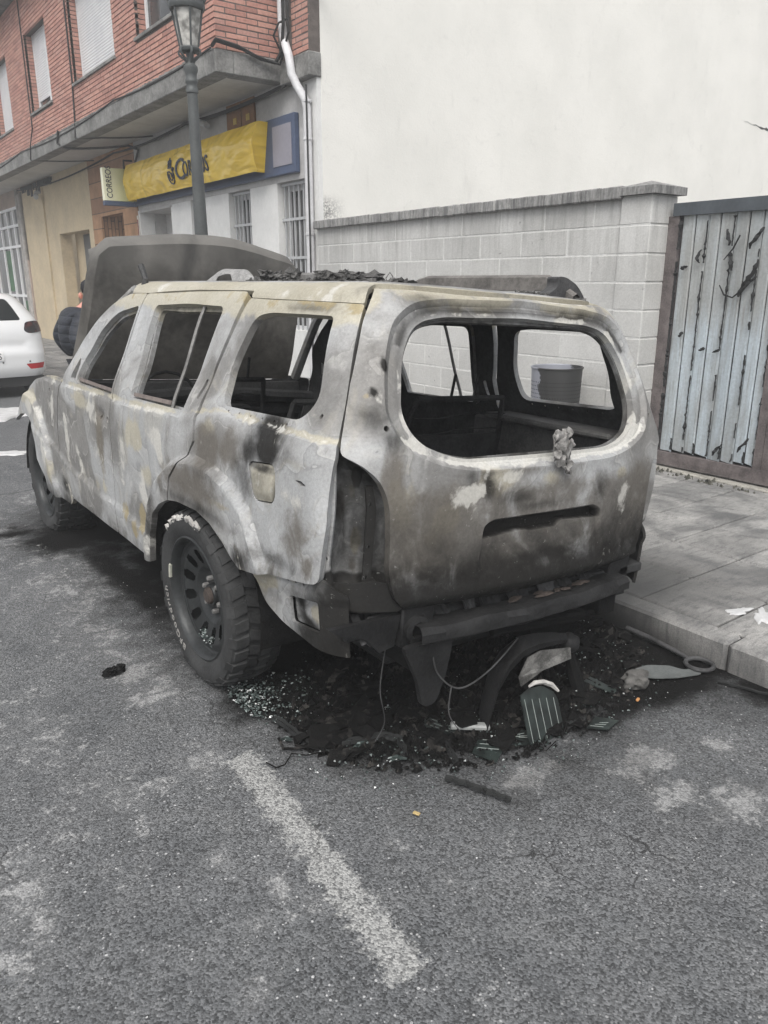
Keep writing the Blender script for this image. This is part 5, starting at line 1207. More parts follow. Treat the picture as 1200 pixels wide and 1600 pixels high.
# ---- wheels
def wheel(loc, flat, sink, letters=False, flip=False):
    w = empty('wheel', (0, 0, 0)); w.parent = car; w.matrix_parent_inverse = car.matrix_basis.inverted(); w.location = loc
    if flip: w.rotation_euler = (0, 0, math.pi)
    def lk(name, b, m, sm=True, ang=35):
        o = b.build(name, m, None, sm, ang); o.parent = w; return o
    def squash(vs):
        out = []
        for x, y, z in vs:
            lim = -sink; 
            if z < lim + .10:
                k = max(0, (lim + .10 - z) / .12); x *= 1 + .10 * min(1, k) * flat; y *= 1 + .03 * k
            out.append((x, y, max(z, lim)))
        return out
    b = MB(); b.lathe([(.255, -.098), (.264, -.116), (.280, -.125), (.305, -.133), (.335, -.134), (.357, -.126), (.368, -.108), (.370, -.06), (.370, .04), (.368, .085), (.355, .102), (.31, .108), (.27, .10), (.255, .09)], 72, 'x')
    rr = random.Random(4)
    for row, x in enumerate((-.092, -.040, .014, .064)):
        n = 34
        for k in range(n):
            a = 2 * math.pi * (k + (.5 if row % 2 else 0) + rr.uniform(-.06, .06)) / n; w_ = .056 if row in (0, 3) else .050; l_ = .046
            c, s_ = math.cos(a), math.sin(a); sk = .016 * (1 if row % 2 else -1)
            vs = []
            for dr in (-.006, .013):
                for (dx, dl) in ((-w_ / 2, -l_ / 2), (w_ / 2, -l_ / 2 + sk), (w_ / 2, l_ / 2 + sk), (-w_ / 2, l_ / 2)):
                    if dr > 0: dx *= .9; dl *= .9
                    r_ = .369 + dr - (.010 if (x + dx < -.105 or x + dx > .08) else 0); vs.append((x + dx, r_ * c - dl * s_, r_ * s_ + dl * c))
            b.add(vs, [(0, 3, 2, 1), (4, 5, 6, 7), (0, 1, 5, 4), (1, 2, 6, 5), (2, 3, 7, 6), (3, 0, 4, 7)])
            if row == 0 and k % 2 == 0:   # shoulder lugs running down the sidewall
                sx = -1 if row == 0 else 1; vs = []
                for (r_, xx) in ((.368, .114), (.345, .1345), (.345, .128), (.368, .106)):
                    for dl in (-.022, .022): vs.append((sx * (xx + .003), r_ * c - dl * s_, r_ * s_ + dl * c))
                b.add(vs, [(0, 1, 3, 2), (2, 3, 5, 4), (0, 2, 4, 6), (1, 7, 5, 3), (0, 6, 7, 1)])
    b.v = squash(b.v); lk('tyre', b, TYRE, True, 30)
    # steel rim with ten windows
    b = MB(); b.lathe([(.252, -.098), (.266, -.112), (.270, -.120), (.262, -.124), (.254, -.116), (.248, -.100), (.246, -.082), (.238, -.078)], 56, 'x')
    b.lathe([(.238, -.076), (.240, .10), (.25, .11)], 40, 'x')
    ring = [(.238, -.078), (.214, -.084), (.204, -.084), (.192, -.080), (.170, -.071), (.150, -.063), (.140, -.060), (.126, -.056)]
    n = 144; base = len(b.v)
    for r_, h in ring:
        for k in range(n): a = 2 * math.pi * k / n; b.v.append((h, r_ * math.cos(a), r_ * math.sin(a)))
    for i in range(len(ring) - 1):
        for k in range(n):
            ph = k % 12
            if (i in (2, 5) and 4 <= ph <= 7) or (i in (3, 4) and 3 <= ph <= 8): continue
            b.f.append((base + i * n + k, base + i * n + (k + 1) % n, base + (i + 1) * n + (k + 1) % n, base + (i + 1) * n + k)); b.mi.append(0)
    b.lathe([(.126, -.056), (.116, -.048), (.106, -.034), (.094, -.030), (.052, -.030), (.050, -.050), (.046, -.056), (.0001, -.056)], 40, 'x')
    lk('rim', b, RIM, True, 40)
    b = MB(); b.lathe([(.235, -.01), (.0001, -.01)], 30, 'x'); lk('brake_backing', b, BLACK)
    b = MB(); b.lathe([(.038, -.055), (.034, -.068), (.026, -.074), (.0001, -.074)], 16, 'x'); lk('hub_cap', b, RUSTM, True)
    b = MB()
    for k in range(6):
        a = math.pi / 3 * k + .3; b.lathe([(.012, -.028), (.012, -.050), (.009, -.056), (.0001, -.056)], 7, 'x', (0, .072 * math.cos(a), .072 * math.sin(a)))
    lk('wheel_nut', b, MGREY)
    if letters:
        b = MB()
        for k in range(24):
            a = R(72 + 62 * k / 23); lump(b, (-.126 - .004 * math.sin(k * 2), -.318 * math.cos(a) * -1 * -1, .318 * math.sin(a) + .03), rr.uniform(.010, .020), k, (.5, 1.2, .9), 1, .5)
        lk('ash_crust', b, ASH, False)
        b = MB(); b.tube([(-.1155, .268 * math.cos(a), .268 * math.sin(a)) for a in [R(150 + 72 * k / 20) for k in range(21)]], [.0015 + .0015 * math.sin(k * 1.7)**2 for k in range(21)], 4); lk('ash_line', b, ASH, False)
        me = text_mesh('BFGoodrich', .046, .0012, 1.2, 0, 'LEFT', 1.15)
        th0 = R(24)
        for v in me.vertices:
            th = th0 + v.co.x / .295; r_ = .288 + v.co.y; v.co = (-.1335 - v.co.z, r_ * math.sin(th), -r_ * math.cos(th))
        o = link('lettering', me, simple('faded_white_letters', lin(.27, (1, .97, .92)), .9, .4, 60)); o.parent = w
        b = MB(); b.tube([(-.123, .262 * math.sin(t_), -.262 * math.cos(t_)) for t_ in [R(94 + 14 * k / 6) for k in range(7)]], .008, 5); lk('balance_weight', b, simple('lead', lin(.4, (1, 1, .85)), .7))
    return w
wheel((1.268, 2.862, .372), .6, .370, True)
wheel((1.320, 5.560, .335), 1.2, .333)
wheel((2.72, 2.85, .325), 1.2, .323, flip=True)
wheel((2.72, 5.56, .325), 1.2, .323, flip=True)
# broken safety glass lying in the rim
def shard_cloud(name, n, fn, mat, par=None, smin=.004, smax=.010, seed=1, flat=.5):
    q = random.Random(seed); vs = []; fs = []
    for _ in range(n):
        c = fn(q); s_ = q.uniform(smin, smax); k = len(vs); ax = Matrix.Rotation(q.uniform(0, 6.28), 3, 'Z') @ Matrix.Rotation(q.uniform(-flat, flat), 3, 'X')
        for p in ((-1, -.7, -.35), (1, -.6, -.35), (.2, 1, -.35), (-.8, -.5, .35), (.9, -.7, .35), (.1, .8, .35)):
            r_ = ax @ Vector((p[0] * s_ * q.uniform(.6, 1.2), p[1] * s_ * q.uniform(.6, 1.2), p[2] * s_)); vs.append((c[0] + r_.x, c[1] + r_.y, c[2] + r_.z))
        fs += [tuple(k + i for i in f) for f in ((0, 2, 1), (3, 4, 5), (0, 1, 4, 3), (1, 2, 5, 4), (2, 0, 3, 5))]
    b = MB(); b.add(vs, fs); return setp(b.build(name, mat, par), kind='stuff')
def mat_crumb():
    t = NT('crumbled_glass', .12, .6); p = t.pos(); n = t.voro(p, 70, 'F1', 'Color'); x, y, z = t.sep(n)
    t.color(t.ramp(x, [(0, lin(.03, (.75, 1, .94))), (.6, lin(.10, (.8, 1, .95))), (.86, lin(.28, (.86, 1, .97))), (1, lin(.8))])); return t.m
CRUMB = mat_crumb()
shard_cloud('glass_crumbs', 130, lambda q: (1.19 + q.uniform(-.01, .03), 2.835 + .05 + q.uniform(-.07, .07), .155 + q.uniform(0, .03) + abs(q.gauss(0, .01))), CRUMB, car, .003, .009, 5, 1.2)

# ---- roof rails and burnt rack on the roof
RAILM = simple('scorched_rail', lin(.14, (1, .94, .88)), .75, .5, 6, .3, 60)
b = MB(); pr = []
for k in range(15):
    t_ = k / 14; x, y = .48, -.72 + 1.1 * t_; zz = 1.615 + .075 * sstep(0, .14, t_) * sstep(1.0, .9, t_); pr.append((x, y, zz))
for a, c in zip(pr[:-1], pr[1:]):
    b.add([L(x + d, y, z + h) for (x, y, z) in (a, c) for d, h in ((-.022, -.045), (-.022, .01), (0, .022), (.022, .01), (.022, -.045))], [(0, 1, 6, 5), (1, 2, 7, 6), (2, 3, 8, 7), (3, 4, 9, 8)])
b.build('roof_rail', RAILM, car, True, 40)
b = MB(); fp = rounded([(.30, 1.60), (.60, 1.57), (.575, 1.63), (.52, 1.675), (.45, 1.70), (.40, 1.70), (.41, 1.66), (.36, 1.63)], .02, 3); b.prism(fp, -.68, -.62, 'xz'); b.v[-2 * len(fp):] = [L(*p) for p in b.v[-2 * len(fp):]]
b.build('rail_foot', DGREY, car, True, 30)
b = MB()       # left front: warped cover standing on the roof edge
vs = []
for i in range(17):
    t_ = i / 16; a = math.pi * t_; y = .88 - .52 * t_; h = .085 * math.sin(a)**.7 * (1 + .12 * math.sin(t_ * 9)); h0 = .050 * math.sin(a)**1.5 * (.25 < t_ < .62)
    for j in range(4): vs.append(L(-.44 + .05 * (j / 3)**2 + .02 * math.sin(a), y + .01 * j, 1.606 + h0 + (h - h0) * j / 3))
fs = [(4 * i + j, 4 * i + j + 1, 4 * i + j + 5, 4 * i + j + 4) for i in range(16) for j in range(3)]; n_ = len(vs)
b.add(vs + [(x + .006, y, z) for x, y, z in vs], fs + [tuple(q + n_ for q in f[::-1]) for f in fs])
b.build('warped_cover', simple('ashy_cover', lin(.27, (1, .99, .97)), .8, .5, 9, .3, 50), car, True, 50)
b = MB(); b.tube([L(-.60, 1.22, 1.57), L(-.60, 1.20, 1.62), L(-.61, 1.24, 1.69)], [.022, .014, .016], 6); b.tube([L(-.60, 1.12, 1.58), L(-.60, 1.24, 1.585)], .016, 6); b.build('rail_bracket', DGREY, car)
b = MB(); rr2 = random.Random(17)
def heap(x0, x1, y0, y1, zt, n, smin, smax):
    for k in range(n):
        x, y = rr2.uniform(x0, x1), rr2.uniform(y0, y1); e = 1 - ((y - (y0 + y1) / 2) / ((y1 - y0) / 2))**2
        lump(b, L(x, y, 1.605 + zt * max(0, e) * rr2.random()), rr2.uniform(smin, smax), k * 7 + int(x * 100), (rr2.uniform(.6, 1.6), rr2.uniform(.8, 1.8), rr2.uniform(.35, .9)), 2, .8)
heap(-.50, -.28, -.55, -.16, .055, 80, .008, .024); heap(-.50, -.34, -.70, -.50, .025, 14, .008, .02); heap(-.48, -.28, .02, .36, .06, 60, .008, .022); heap(-.45, -.2, -.1, 1.0, .01, 40, .006, .016); heap(.30, .55, -.72, -.55, .03, 26, .01, .026)
b.tube([L(-.40, -.62, 1.60), L(-.402, -.60, 1.635), L(-.395, -.612, 1.655), L(-.388, -.622, 1.64), L(-.39, -.62, 1.60)], .002, 4)
setp(b.build('charred_lining', simple('charred_foam', lin(.085, (1, .98, .95)), .95, .6, 22, .5, 60), car), kind='stuff')
b = MB(); P = [L(-.30, -.30 + .0 * k, 1.6) for k in range(2)]
lbox(b, -.33, -.28, -.25, .12, 1.60, 1.665, .01); b.build('rack_bar', MGREY, car)
b = MB(); rr2 = random.Random(3)
for k in range(30):
    y = -.70 + .5 * rr2.random(); lump(b, L(.30 + rr2.uniform(-.08, .1), y, 1.614), rr2.uniform(.006, .016), k, (1.5, 1.5, .5), 1, .6)
setp(b.build('ash_flake', ASH, car), kind='stuff')
rr2 = random.Random(21)
for k in range(9):
    x = -.66 + .13 * k + rr2.uniform(-.03, .03); w_ = rr2.uniform(.05, .11); n_ = 6; vs = []
    for i in range(n_):
        t_ = i / (n_ - 1)
        for j, z in enumerate((.56, .54 - rr2.uniform(.01, .03), .52 - rr2.uniform(.02, .07))): vs.append(L(x + w_ * (t_ - .5) + rr2.uniform(-.006, .006), -1.0 - .03 * j + .10 * (x * 1.1)**2 + rr2.uniform(-.012, .012), z))
    fs = [(3 * i + j, 3 * i + j + 1, 3 * i + j + 4, 3 * i + j + 3) for i in range(n_ - 1) for j in range(2)]
    m_ = len(vs); MB().add(vs + [(a, c + .004, e) for a, c, e in vs], fs + [tuple(q + m_ for q in f[::-1]) for f in fs]).build('torn_sheet', DBLK if k % 3 else DGREY, car)
b = MB()     # loose wires below the tail
def sag(pts, r):
    P_ = [Vector(L(*p)) for p in pts]; out = []
    for k in range(len(P_) - 1):
        p0, p1, p2, p3 = P_[max(k - 1, 0)], P_[k], P_[k + 1], P_[min(k + 2, len(P_) - 1)]
        for q in range(8):
            u = q / 8; out.append(.5 * ((2 * p1) + (p2 - p0) * u + (2 * p0 - 5 * p1 + 4 * p2 - p3) * u * u + (3 * p1 - p0 - 3 * p2 + p3) * u**3))
    b.tube(out + [P_[-1]], r, 5)
sag([(-.47, -1.06, .44), (-.45, -1.08, .34), (-.36, -1.10, .27), (-.2, -1.08, .29), (-.02, -1.04, .36)], .0032); sag([(-.40, -1.10, .29), (-.42, -1.12, .2), (-.38, -1.14, .13)], .0022); sag([(-.62, -1.0, .44), (-.64, -1.01, .3), (-.62, -1.02, .18), (-.64, -1.0, .10)], .0018)
b.build('loose_wire', DGREY, car)
# ------------------------------------------------------------------ street lamp
LZ = -.025
IRON = simple('grey_green_iron', lin(.085, (.93, 1.0, 1.0)), .5, .2, 5, .15, 30, metal=.1)
LMX, LMY = 3.375, 7.55
lamp = empty('street_lamp', (LMX, LMY, .13), 'old style grey street lamp with a glazed lantern on a tall post', 'street lamp')
def la(prof, seg=20): return MB().lathe([(r_ * (.78 if z > 3.68 else .9), z + (LZ if z > 3 else 0)) for r_, z in prof], seg, 'z', (LMX, LMY, 0))
la([(.17, .13), (.17, .30), (.13, .36), (.12, .80), (.14, .84), (.10, .92), (.076, 1.0), (.073, 2.0), (.053, 3.36)]).build('post', IRON, lamp, True, 40)
la([(.053, 3.36), (.064, 3.37), (.066, 3.40), (.055, 3.415), (.055, 3.44), (.066, 3.455), (.066, 3.475), (.056, 3.49), (.060, 3.53), (.074, 3.56), (.072, 3.59), (.040, 3.62), (.034, 3.66), (.05, 3.70)]).build('collar', IRON, lamp, True, 40)
b = MB()
for k in range(6):
    a = math.pi / 3 * k + .3
    P = [(.035, 3.60), (.05, 3.64), (.10, 3.67), (.135, 3.70), (.125, 3.725), (.105, 3.715)]
    b.tube([(LMX + .8 * r_ * math.cos(a), LMY + .8 * r_ * math.sin(a), z + LZ) for r_, z in P], [.012, .012, .011, .011, .012, .012], 5)
b.build('scroll', IRON, lamp, True, 50)
la([(.06, 3.70), (.118, 3.715), (.128, 3.735), (.112, 3.75)]).build('lantern_base', IRON, lamp, True, 40)
def lant(k, f=0.0): a = math.pi / 3 * k + .3; return Vector((math.cos(a), math.sin(a), 0))
ZB_, ZT_, RB_, RT_ = 3.752 + LZ, 4.05 + LZ, .088, .144
GLM = NT('lantern_glass', .15, .5); _n = GLM.noise(GLM.pos(), 9, 3, .5); GLM.color(GLM.mix(GLM.mr(_n, .35, .65), lin(.16, (1, .97, .9)), lin(.62, (1, .98, .92)))); GLM = GLM.m
for k in range(6):
    a, c = lant(k), lant(k + 1); o = Vector((LMX, LMY, 0))
    vs = [o + a * RB_ * .97 + zup * ZB_, o + c * RB_ * .97 + zup * ZB_, o + c * RT_ * .97 + zup * ZT_, o + a * RT_ * .97 + zup * ZT_]; m_ = (a + c) * .5
    vs2 = [p - m_ * .004 for p in vs]
    MB().add(vs + vs2, [(0, 1, 2, 3), (7, 6, 5, 4), (0, 4, 5, 1), (1, 5, 6, 2), (2, 6, 7, 3), (3, 7, 4, 0)]).build('glass', GLM, lamp)
    MB().tube([o + a * RB_ + zup * ZB_, o + a * RT_ + zup * ZT_], .010, 5).build('glazing_bar', IRON, lamp)
la([(.165, 4.045), (.20, 4.05), (.212, 4.07), (.212, 4.10), (.20, 4.115), (.20, 4.18), (.214, 4.19), (.214, 4.205), (.18, 4.21), (.13, 4.33), (.08, 4.40), (.03, 4.44), (.02, 4.52), (.0001, 4.53)], 24).build('crown', IRON, lamp, True, 40)
b = MB()
for k in range(30):
    a = 2 * math.pi * k / 30; b.lathe([(.0001, -.012), (.014, 0), (.0001, .012)], 6, 'z', (LMX + .161 * math.cos(a), LMY + .161 * math.sin(a), 4.15 + LZ))
for k in range(6):
    d = lant(k) ; b.tube([(LMX + d.x * r_ * .78, LMY + d.y * r_ * .78, z + LZ) for r_, z in ((.205, 4.10), (.235, 4.13), (.24, 4.17), (.215, 4.18), (.235, 4.21), (.25, 4.26))], .010, 5)
b.build('crown_ornament', IRON, lamp)
# ------------------------------------------------------------------ litter bin
BINM = NT('perforated_grey_steel', .5, .4, .3); _p = BINM.pos(); _x, _y, _z = BINM.sep(_p)
_n = BINM.noise(BINM.vmap(_p, (3, 3, 5)), 2.2, 4, .6); _m = BINM.mr(BINM.math('ADD', _y, BINM.math('MULTIPLY', BINM.math('SUBTRACT', _n, .5), .16)), 4.415, 4.395)
BINM.color(BINM.mix(_m, lin(.34, (.95, .98, 1.1)), lin(.055, (1, 1, 1)))); BINM = BINM.m
HOLE = simple('hole_dark', lin(.02), .9)
BX, BY, BZ = 5.11, 4.40, .42
lb = empty('litter_bin', (BX, BY, .13), 'round grey perforated litter bin on a post, half blackened, by the block wall', 'litter bin')
MB().lathe([(.17, BZ), (.195, BZ + .02), (.213, BZ + .53), (.205, BZ + .53), (.187, BZ + .03), (.0001, BZ + .025)], 40, 'z', (BX, BY, 0)).build('drum', BINM, lb, True, 40)
b = MB(); b.tube([(BX + .214 * math.cos(a), BY + .214 * math.sin(a), BZ + .53) for a in [2 * math.pi * k / 40 for k in range(40)]], .008, 6, closed=True); b.build('rim', BINM, lb, True, 60)
b = MB()
for j in range(10):
    for k in range(58):
        a = 2 * math.pi * (k + .5 * (j % 2)) / 58; r_ = .196 + .017 * (.09 + .035 * j) / .51 + .0015
        c, s_ = math.cos(a), math.sin(a); z = BZ + .13 + .032 * j; d = .0042
        b.add([(BX + r_ * c - u * s_, BY + r_ * s_ + u * c, z + w) for u, w in ((-d, -d), (d, -d), (d, d), (-d, d))], [(0, 1, 2, 3)])
setp(b.build('perforation', HOLE, lb), kind='stuff')
b = MB(); b.tube([(BX + .235, BY, .13), (BX + .235, BY, .95)], .025, 8); b.box(BX + .19, BX + .235, BY - .05, BY + .05, .75, .79); b.box(BX + .17, BX + .235, BY - .05, BY + .05, .5, .54); b.build('post', DGREY, lb)

# ------------------------------------------------------------------ parked white car, seen at its rear right corner
WT = np.array([[.24, .79, .24, .10], [.33, .86, .33, .03], [.45, .885, .45, .0], [.60, .892, .60, .005], [.72, .895, .72, .035], [.80, .893, .80, .05], [.95, .885, .95, .075], [1.08, .862, 1.08, .13], [1.25, .765, 1.25, .26], [1.42, .645, 1.42, .43], [1.47, .58, 1.465, .50], [1.52, .45, 1.49, .62], [1.70, .27, 1.505, .80], [1.97, .0, 1.51, 1.07]])
WB = Wrap(WT, 0.0, .26, .10, 9)
WCX, WCY = 2.055, 12.25
def wplace(P): P = np.asarray(P, float); return P + np.array([WCX, WCY, 0])
wc = empty('white_car', (WCX, WCY, 0), 'clean white hatchback parked ahead with dark rear lamps and lettered plate', 'car')
WPNT = NT('white_car_paint', .25, .5); WPNT.color(lin(.66, (.99, 1, 1.01))); WPNT.b.inputs['Coat Weight'].default_value = .6; WPNT.b.inputs['Coat Roughness'].default_value = .05; WPNT = WPNT.m
TRIM = simple('black_plastic', lin(.02), .6); CGL = NT('dark_car_glass', .05, .5); CGL.color(lin(.02, (.9, 1, 1.05))); CGL = CGL.m
LENS = NT('smoked_lens', .1, .5); _p = LENS.pos(); LENS.color(LENS.mix(LENS.mr(LENS.noise(_p, 12, 2), .42, .6), lin(.02, (1, .9, .95)), lin(.05, (1.6, .6, .6)))); LENS = LENS.m
REDL = NT('red_reflector', .15, .5); REDL.color(rgb(170, 40, 44)); REDL = REDL.m
rw = rounded([(-.60, 1.10), (.60, 1.10), (.52, 1.30), (.47, 1.40), (-.47, 1.40), (-.52, 1.30)], .05)
tl = rounded([(.60, .955), (.66, .915), (.98, .93), (.98, 1.06), (.82, 1.09), (.64, 1.075)], [.04, .04, .03, .03, .05, .04]); tlm = [(-x, y) for x, y in tl[::-1]]
rf = rounded([(.56, .485), (.90, .495), (.85, .41), (.62, .405)], .015); rfm = [(-x, y) for x, y in rf[::-1]]
sw = rounded([(1.45, 1.09), (3.6, 1.10), (3.0, 1.36), (2.0, 1.42), (1.6, 1.38)], .06); swm = [(-x, y) for x, y in sw[::-1]]
def arch(c): return [(c + .36 * math.cos(a), .30 + .36 * math.sin(a)) for a in [math.pi * k / 12 for k in range(13)]]
LEN = 4.75
bo = [(-LEN, .24), (-1.36 - .36 - .3, .24)] 
wbx = 1.62
bot = [(LEN, .26)] + [(x, y) for x, y in arch(wbx + 2.5)] + [(x, y) for x, y in arch(wbx)]
full = bot + [(-x, y) for x, y in bot[::-1]] + [(-LEN, 1.0), (-4.0, 1.02), (-3.2, 1.42), (-2.6, 1.5), (-1.0, 1.52), (0, 1.53), (1.0, 1.52), (2.6, 1.5), (3.2, 1.42), (4.0, 1.02), (LEN, 1.0)]
def w_disp(p, v):
    d = -.012 * np.exp(-((v - .800) / .008)**2) * (np.abs(p) < .95)                 # tailgate shut line
    d -= .014 * sstep(.0, .02, v - .70) * sstep(.0, .02, .79 - v) * (np.abs(p) < .6)
    d += .012 * sstep(.02, -.02, np.abs(v - .63) - .015)
    d -= .010 * np.exp(-((np.abs(p) - (.72 + .3 * np.clip(v - .8, 0, 1))) / .008)**2) * (v > .8) * (v < 1.0)
    return d
body_ = panel('body', full, [rw, tl, tlm, rf, rfm, sw, swm], .045, .02, None, 'p', False, wc, w_disp, WPNT, TRIM, WB, wplace, 30)
def wp(name, poly, m, off, th=.012, par=wc, st=.05): return panel(name, poly, [], st, th, None, 'p', False, par, lambda p, v: off + 0 * p, m, TRIM, WB, wplace, 40)
wp('rear_window', grow(rw, .01), CGL, -.008); wp('side_window', grow(sw, .01), CGL, -.008); wp('side_window', grow(swm, .01), CGL, -.008)
wp('tail_light', grow(tl, -.004), LENS, .006); wp('tail_light', grow(tlm, -.004), LENS, .006); wp('reflector', grow(rf, -.003), REDL, -.006); wp('reflector', grow(rfm, -.003), REDL, -.006)
pl = wp('number_plate', [(-.265, .55), (.265, .55), (.265, .665), (-.265, .665)], simple('plate_white', lin(.68), .4, .05), .014)
me = text_mesh('S', .125, .0015, .9, 0, 'CENTER')
P0 = wplace(WB.pt(WB.qc(np.array([.57])) - .215, np.array([.57])))[0]
for v in me.vertices: v.co = (P0[0] + v.co.x, P0[1] - .0165 - v.co.z - .02 * 0, .567 + v.co.y)
link('lettering', me, simple('plate_black', lin(.015), .5)).parent = pl
for x in (-.62, -.25, .25, .62):
    Pp = WB.pt(WB.qc(np.array([.52])) + x, np.array([.52])); p_ = wplace(Pp)[0]; MB().lathe([(.012, 0), (.012, -.006), (.0001, -.006)], 10, 'y', (p_[0], p_[1] - .001, p_[2])).build('parking_sensor', TRIM, wc)
MB().box(WCX - .80, WCX + .80, WCY + .1, WCY + 3.9, .16, .30).build('underbody', TRIM, wc)
for sx in (-1, 1):
    for yy in (.78, 3.28):
        w = empty('wheel', (WCX + sx * .76, WCY + yy, .31)); w.parent = wc; w.matrix_parent_inverse = wc.matrix_basis.inverted()
        for nm, b, m_ in (('tyre', MB().lathe([(.20, -.09), (.29, -.095), (.31, -.06), (.31, .06), (.29, .095), (.20, .09)], 28, 'x'), TYRE), ('rim', MB().lathe([(.20, sx * .085), (.17, sx * .06), (.05, sx * .07), (.0001, sx * .075)], 20, 'x'), MGREY)):
            o = b.build(nm, m_, None, True, 40); o.parent = w

# ------------------------------------------------------------------ man behind the raised bonnet
JACK = NT('navy_padded_jacket', .6, .3); _p = JACK.pos(); _n = JACK.noise(JACK.vmap(_p, (2, 2, 6)), 5, 4, .6); JACK.color(JACK.mix(JACK.mr(_n, .3, .7), lin(.016, (.9, 1, 1.3)), lin(.034, (.88, 1, 1.3))))
_x, _y, _z = JACK.sep(_p); _q = JACK.math('ABSOLUTE', JACK.math('SINE', JACK.math('MULTIPLY', _z, 38.0))); JACK.bump(JACK.math('ADD', JACK.math('POWER', _q, .5), _n), .5, .02); JACK = JACK.m
SKIN = NT('skin', .55, .4); SKIN.color(SKIN.mix(SKIN.mr(SKIN.noise(SKIN.pos(), 30, 3), .3, .7), rgb(190, 132, 116), rgb(206, 150, 132))); SKIN = SKIN.m
JEAN = simple('dark_trousers', lin(.03, (.9, 1, 1.2)), .8, .3, 12); HAIR = simple('dark_hair', lin(.018, (1, 1, 1.15)), .7, .4, 60, .4, 90); SHOE = simple('dark_shoe', lin(.02), .6)
MX, MY = 2.27, 8.0
man = empty('person', (MX, MY, 0), 'man in a dark padded jacket standing behind the raised bonnet, turned away', 'person')
def skin(name, J, E, mat, sub=2, parent=man):
    me = bpy.data.meshes.new(name); me.from_pydata([(MX + p[0], MY + p[1], p[2]) for p in [j[:3] for j in J]], E, [])
    o = link(name, me, mat, parent); m = o.modifiers.new('skin', 'SKIN'); m.use_smooth_shade = True
    me.skin_vertices.new() if not me.skin_vertices else None
    for k, j in enumerate(J):
        sv = me.skin_vertices[0].data[k]; sv.radius = (j[3], j[4] if len(j) > 4 else j[3]); sv.use_root = (k == 0)
    o.modifiers.new('sub', 'SUBSURF').levels = sub; o.modifiers['sub'].render_levels = sub
    return o
# facing +X, a little away from the viewer; right arm nearer to us
body = skin('body', [(0, 0, .95, .13, .15), (0, 0, 1.20, .14, .16), (.01, 0, 1.42, .13, .17), (.08, 0, 1.53, .055), (.12, 0, 1.60, .07), (.125, 0, 1.67, .085, .08), (.12, 0, 1.715, .055),
                     (0, -.10, .88, .095), (.02, -.11, .48, .062), (-.01, -.12, .10, .042), (.10, -.13, .05, .04), (0, .10, .88, .095), (.02, .11, .48, .062), (-.01, .12, .10, .042), (.10, .13, .05, .04),
                     (-.01, -.20, 1.42, .06), (-.05, -.27, 1.14, .048), (.10, -.26, .95, .035), (-.01, .20, 1.42, .06), (-.05, .27, 1.14, .048), (.10, .26, .95, .035)],
            [(0, 1), (1, 2), (2, 3), (3, 4), (4, 5), (5, 6), (0, 7), (7, 8), (8, 9), (9, 10), (0, 11), (11, 12), (12, 13), (13, 14), (2, 15), (15, 16), (16, 17), (2, 18), (18, 19), (19, 20)], SKIN)
skin('jacket', [(-.01, 0, .98, .19, .22), (-.03, 0, 1.20, .215, .24), (-.01, 0, 1.38, .20, .22), (.02, 0, 1.475, .10, .10), (-.04, -.22, 1.38, .115), (-.15, -.29, 1.18, .105), (-.02, -.29, .98, .075), (-.04, .22, 1.38, .115), (-.15, .29, 1.18, .105), (-.02, .29, .98, .075)],
     [(0, 1), (1, 2), (2, 3), (2, 4), (4, 5), (5, 6), (2, 7), (7, 8), (8, 9)], JACK)
skin('trousers', [(0, 0, .97, .14, .17), (0, -.10, .84, .11), (.02, -.115, .48, .08), (-.01, -.12, .10, .07), (0, .10, .84, .11), (.02, .115, .48, .08), (-.01, .12, .10, .07)], [(0, 1), (1, 2), (2, 3), (0, 4), (4, 5), (5, 6)], JEAN)
for s_ in (-1, 1):
    skin('hand', [(.10, s_ * .265, .97, .03), (.14, s_ * .265, .90, .035, .02), (.165, s_ * .265, .84, .016), (.175, s_ * .265, .80, .010), (.155, s_ * .25, .845, .012), (.16, s_ * .245, .80, .009), (.175, s_ * .28, .845, .012), (.185, s_ * .285, .805, .009), (.145, s_ * .235, .85, .011), (.15, s_ * .23, .82, .008), (.17, s_ * .235, .90, .012), (.19, s_ * .225, .87, .010)],
         [(0, 1), (1, 2), (2, 3), (1, 4), (4, 5), (1, 6), (6, 7), (1, 8), (8, 9), (1, 10), (10, 11)], SKIN)
    b = MB(); lump(b, (MX + .06, MY + s_ * .125, .05), .09, 3, (1.5, .6, .6), 2, .05); b.build('shoe', SHOE, man, True, 60)
    b = MB(); lump(b, (MX + .035, MY + s_ * .100, 1.605), .030, 5, (.75, .35, 1.15), 2, .08); b.build('ear', SKIN, man, True, 60)
b = MB(); lump(b, (MX + .12, MY, 1.695), .105, 8, (1.02, .86, .82), 3, .04); lump(b, (MX + .075, MY, 1.675), .075, 9, (.75, 1.0, 1.0), 2, .05); b.build('hair', HAIR, man, True, 60)
b = MB(); lump(b, (MX + .215, MY, 1.61), .018, 3, (1.0, .7, 1.3), 1, .05)
for s_ in (-1, 1): lump(b, (MX + .193, MY + s_ * .032, 1.64), .012, 4, (.5, 1, .7), 1, .05)
lump(b, (MX + .19, MY, 1.565), .014, 5, (.6, 1.6, .4), 1, .05); b.build('face_feature', SKIN, man, True, 60)

for o_ in man.children: o_.scale = (1, 1, .94)
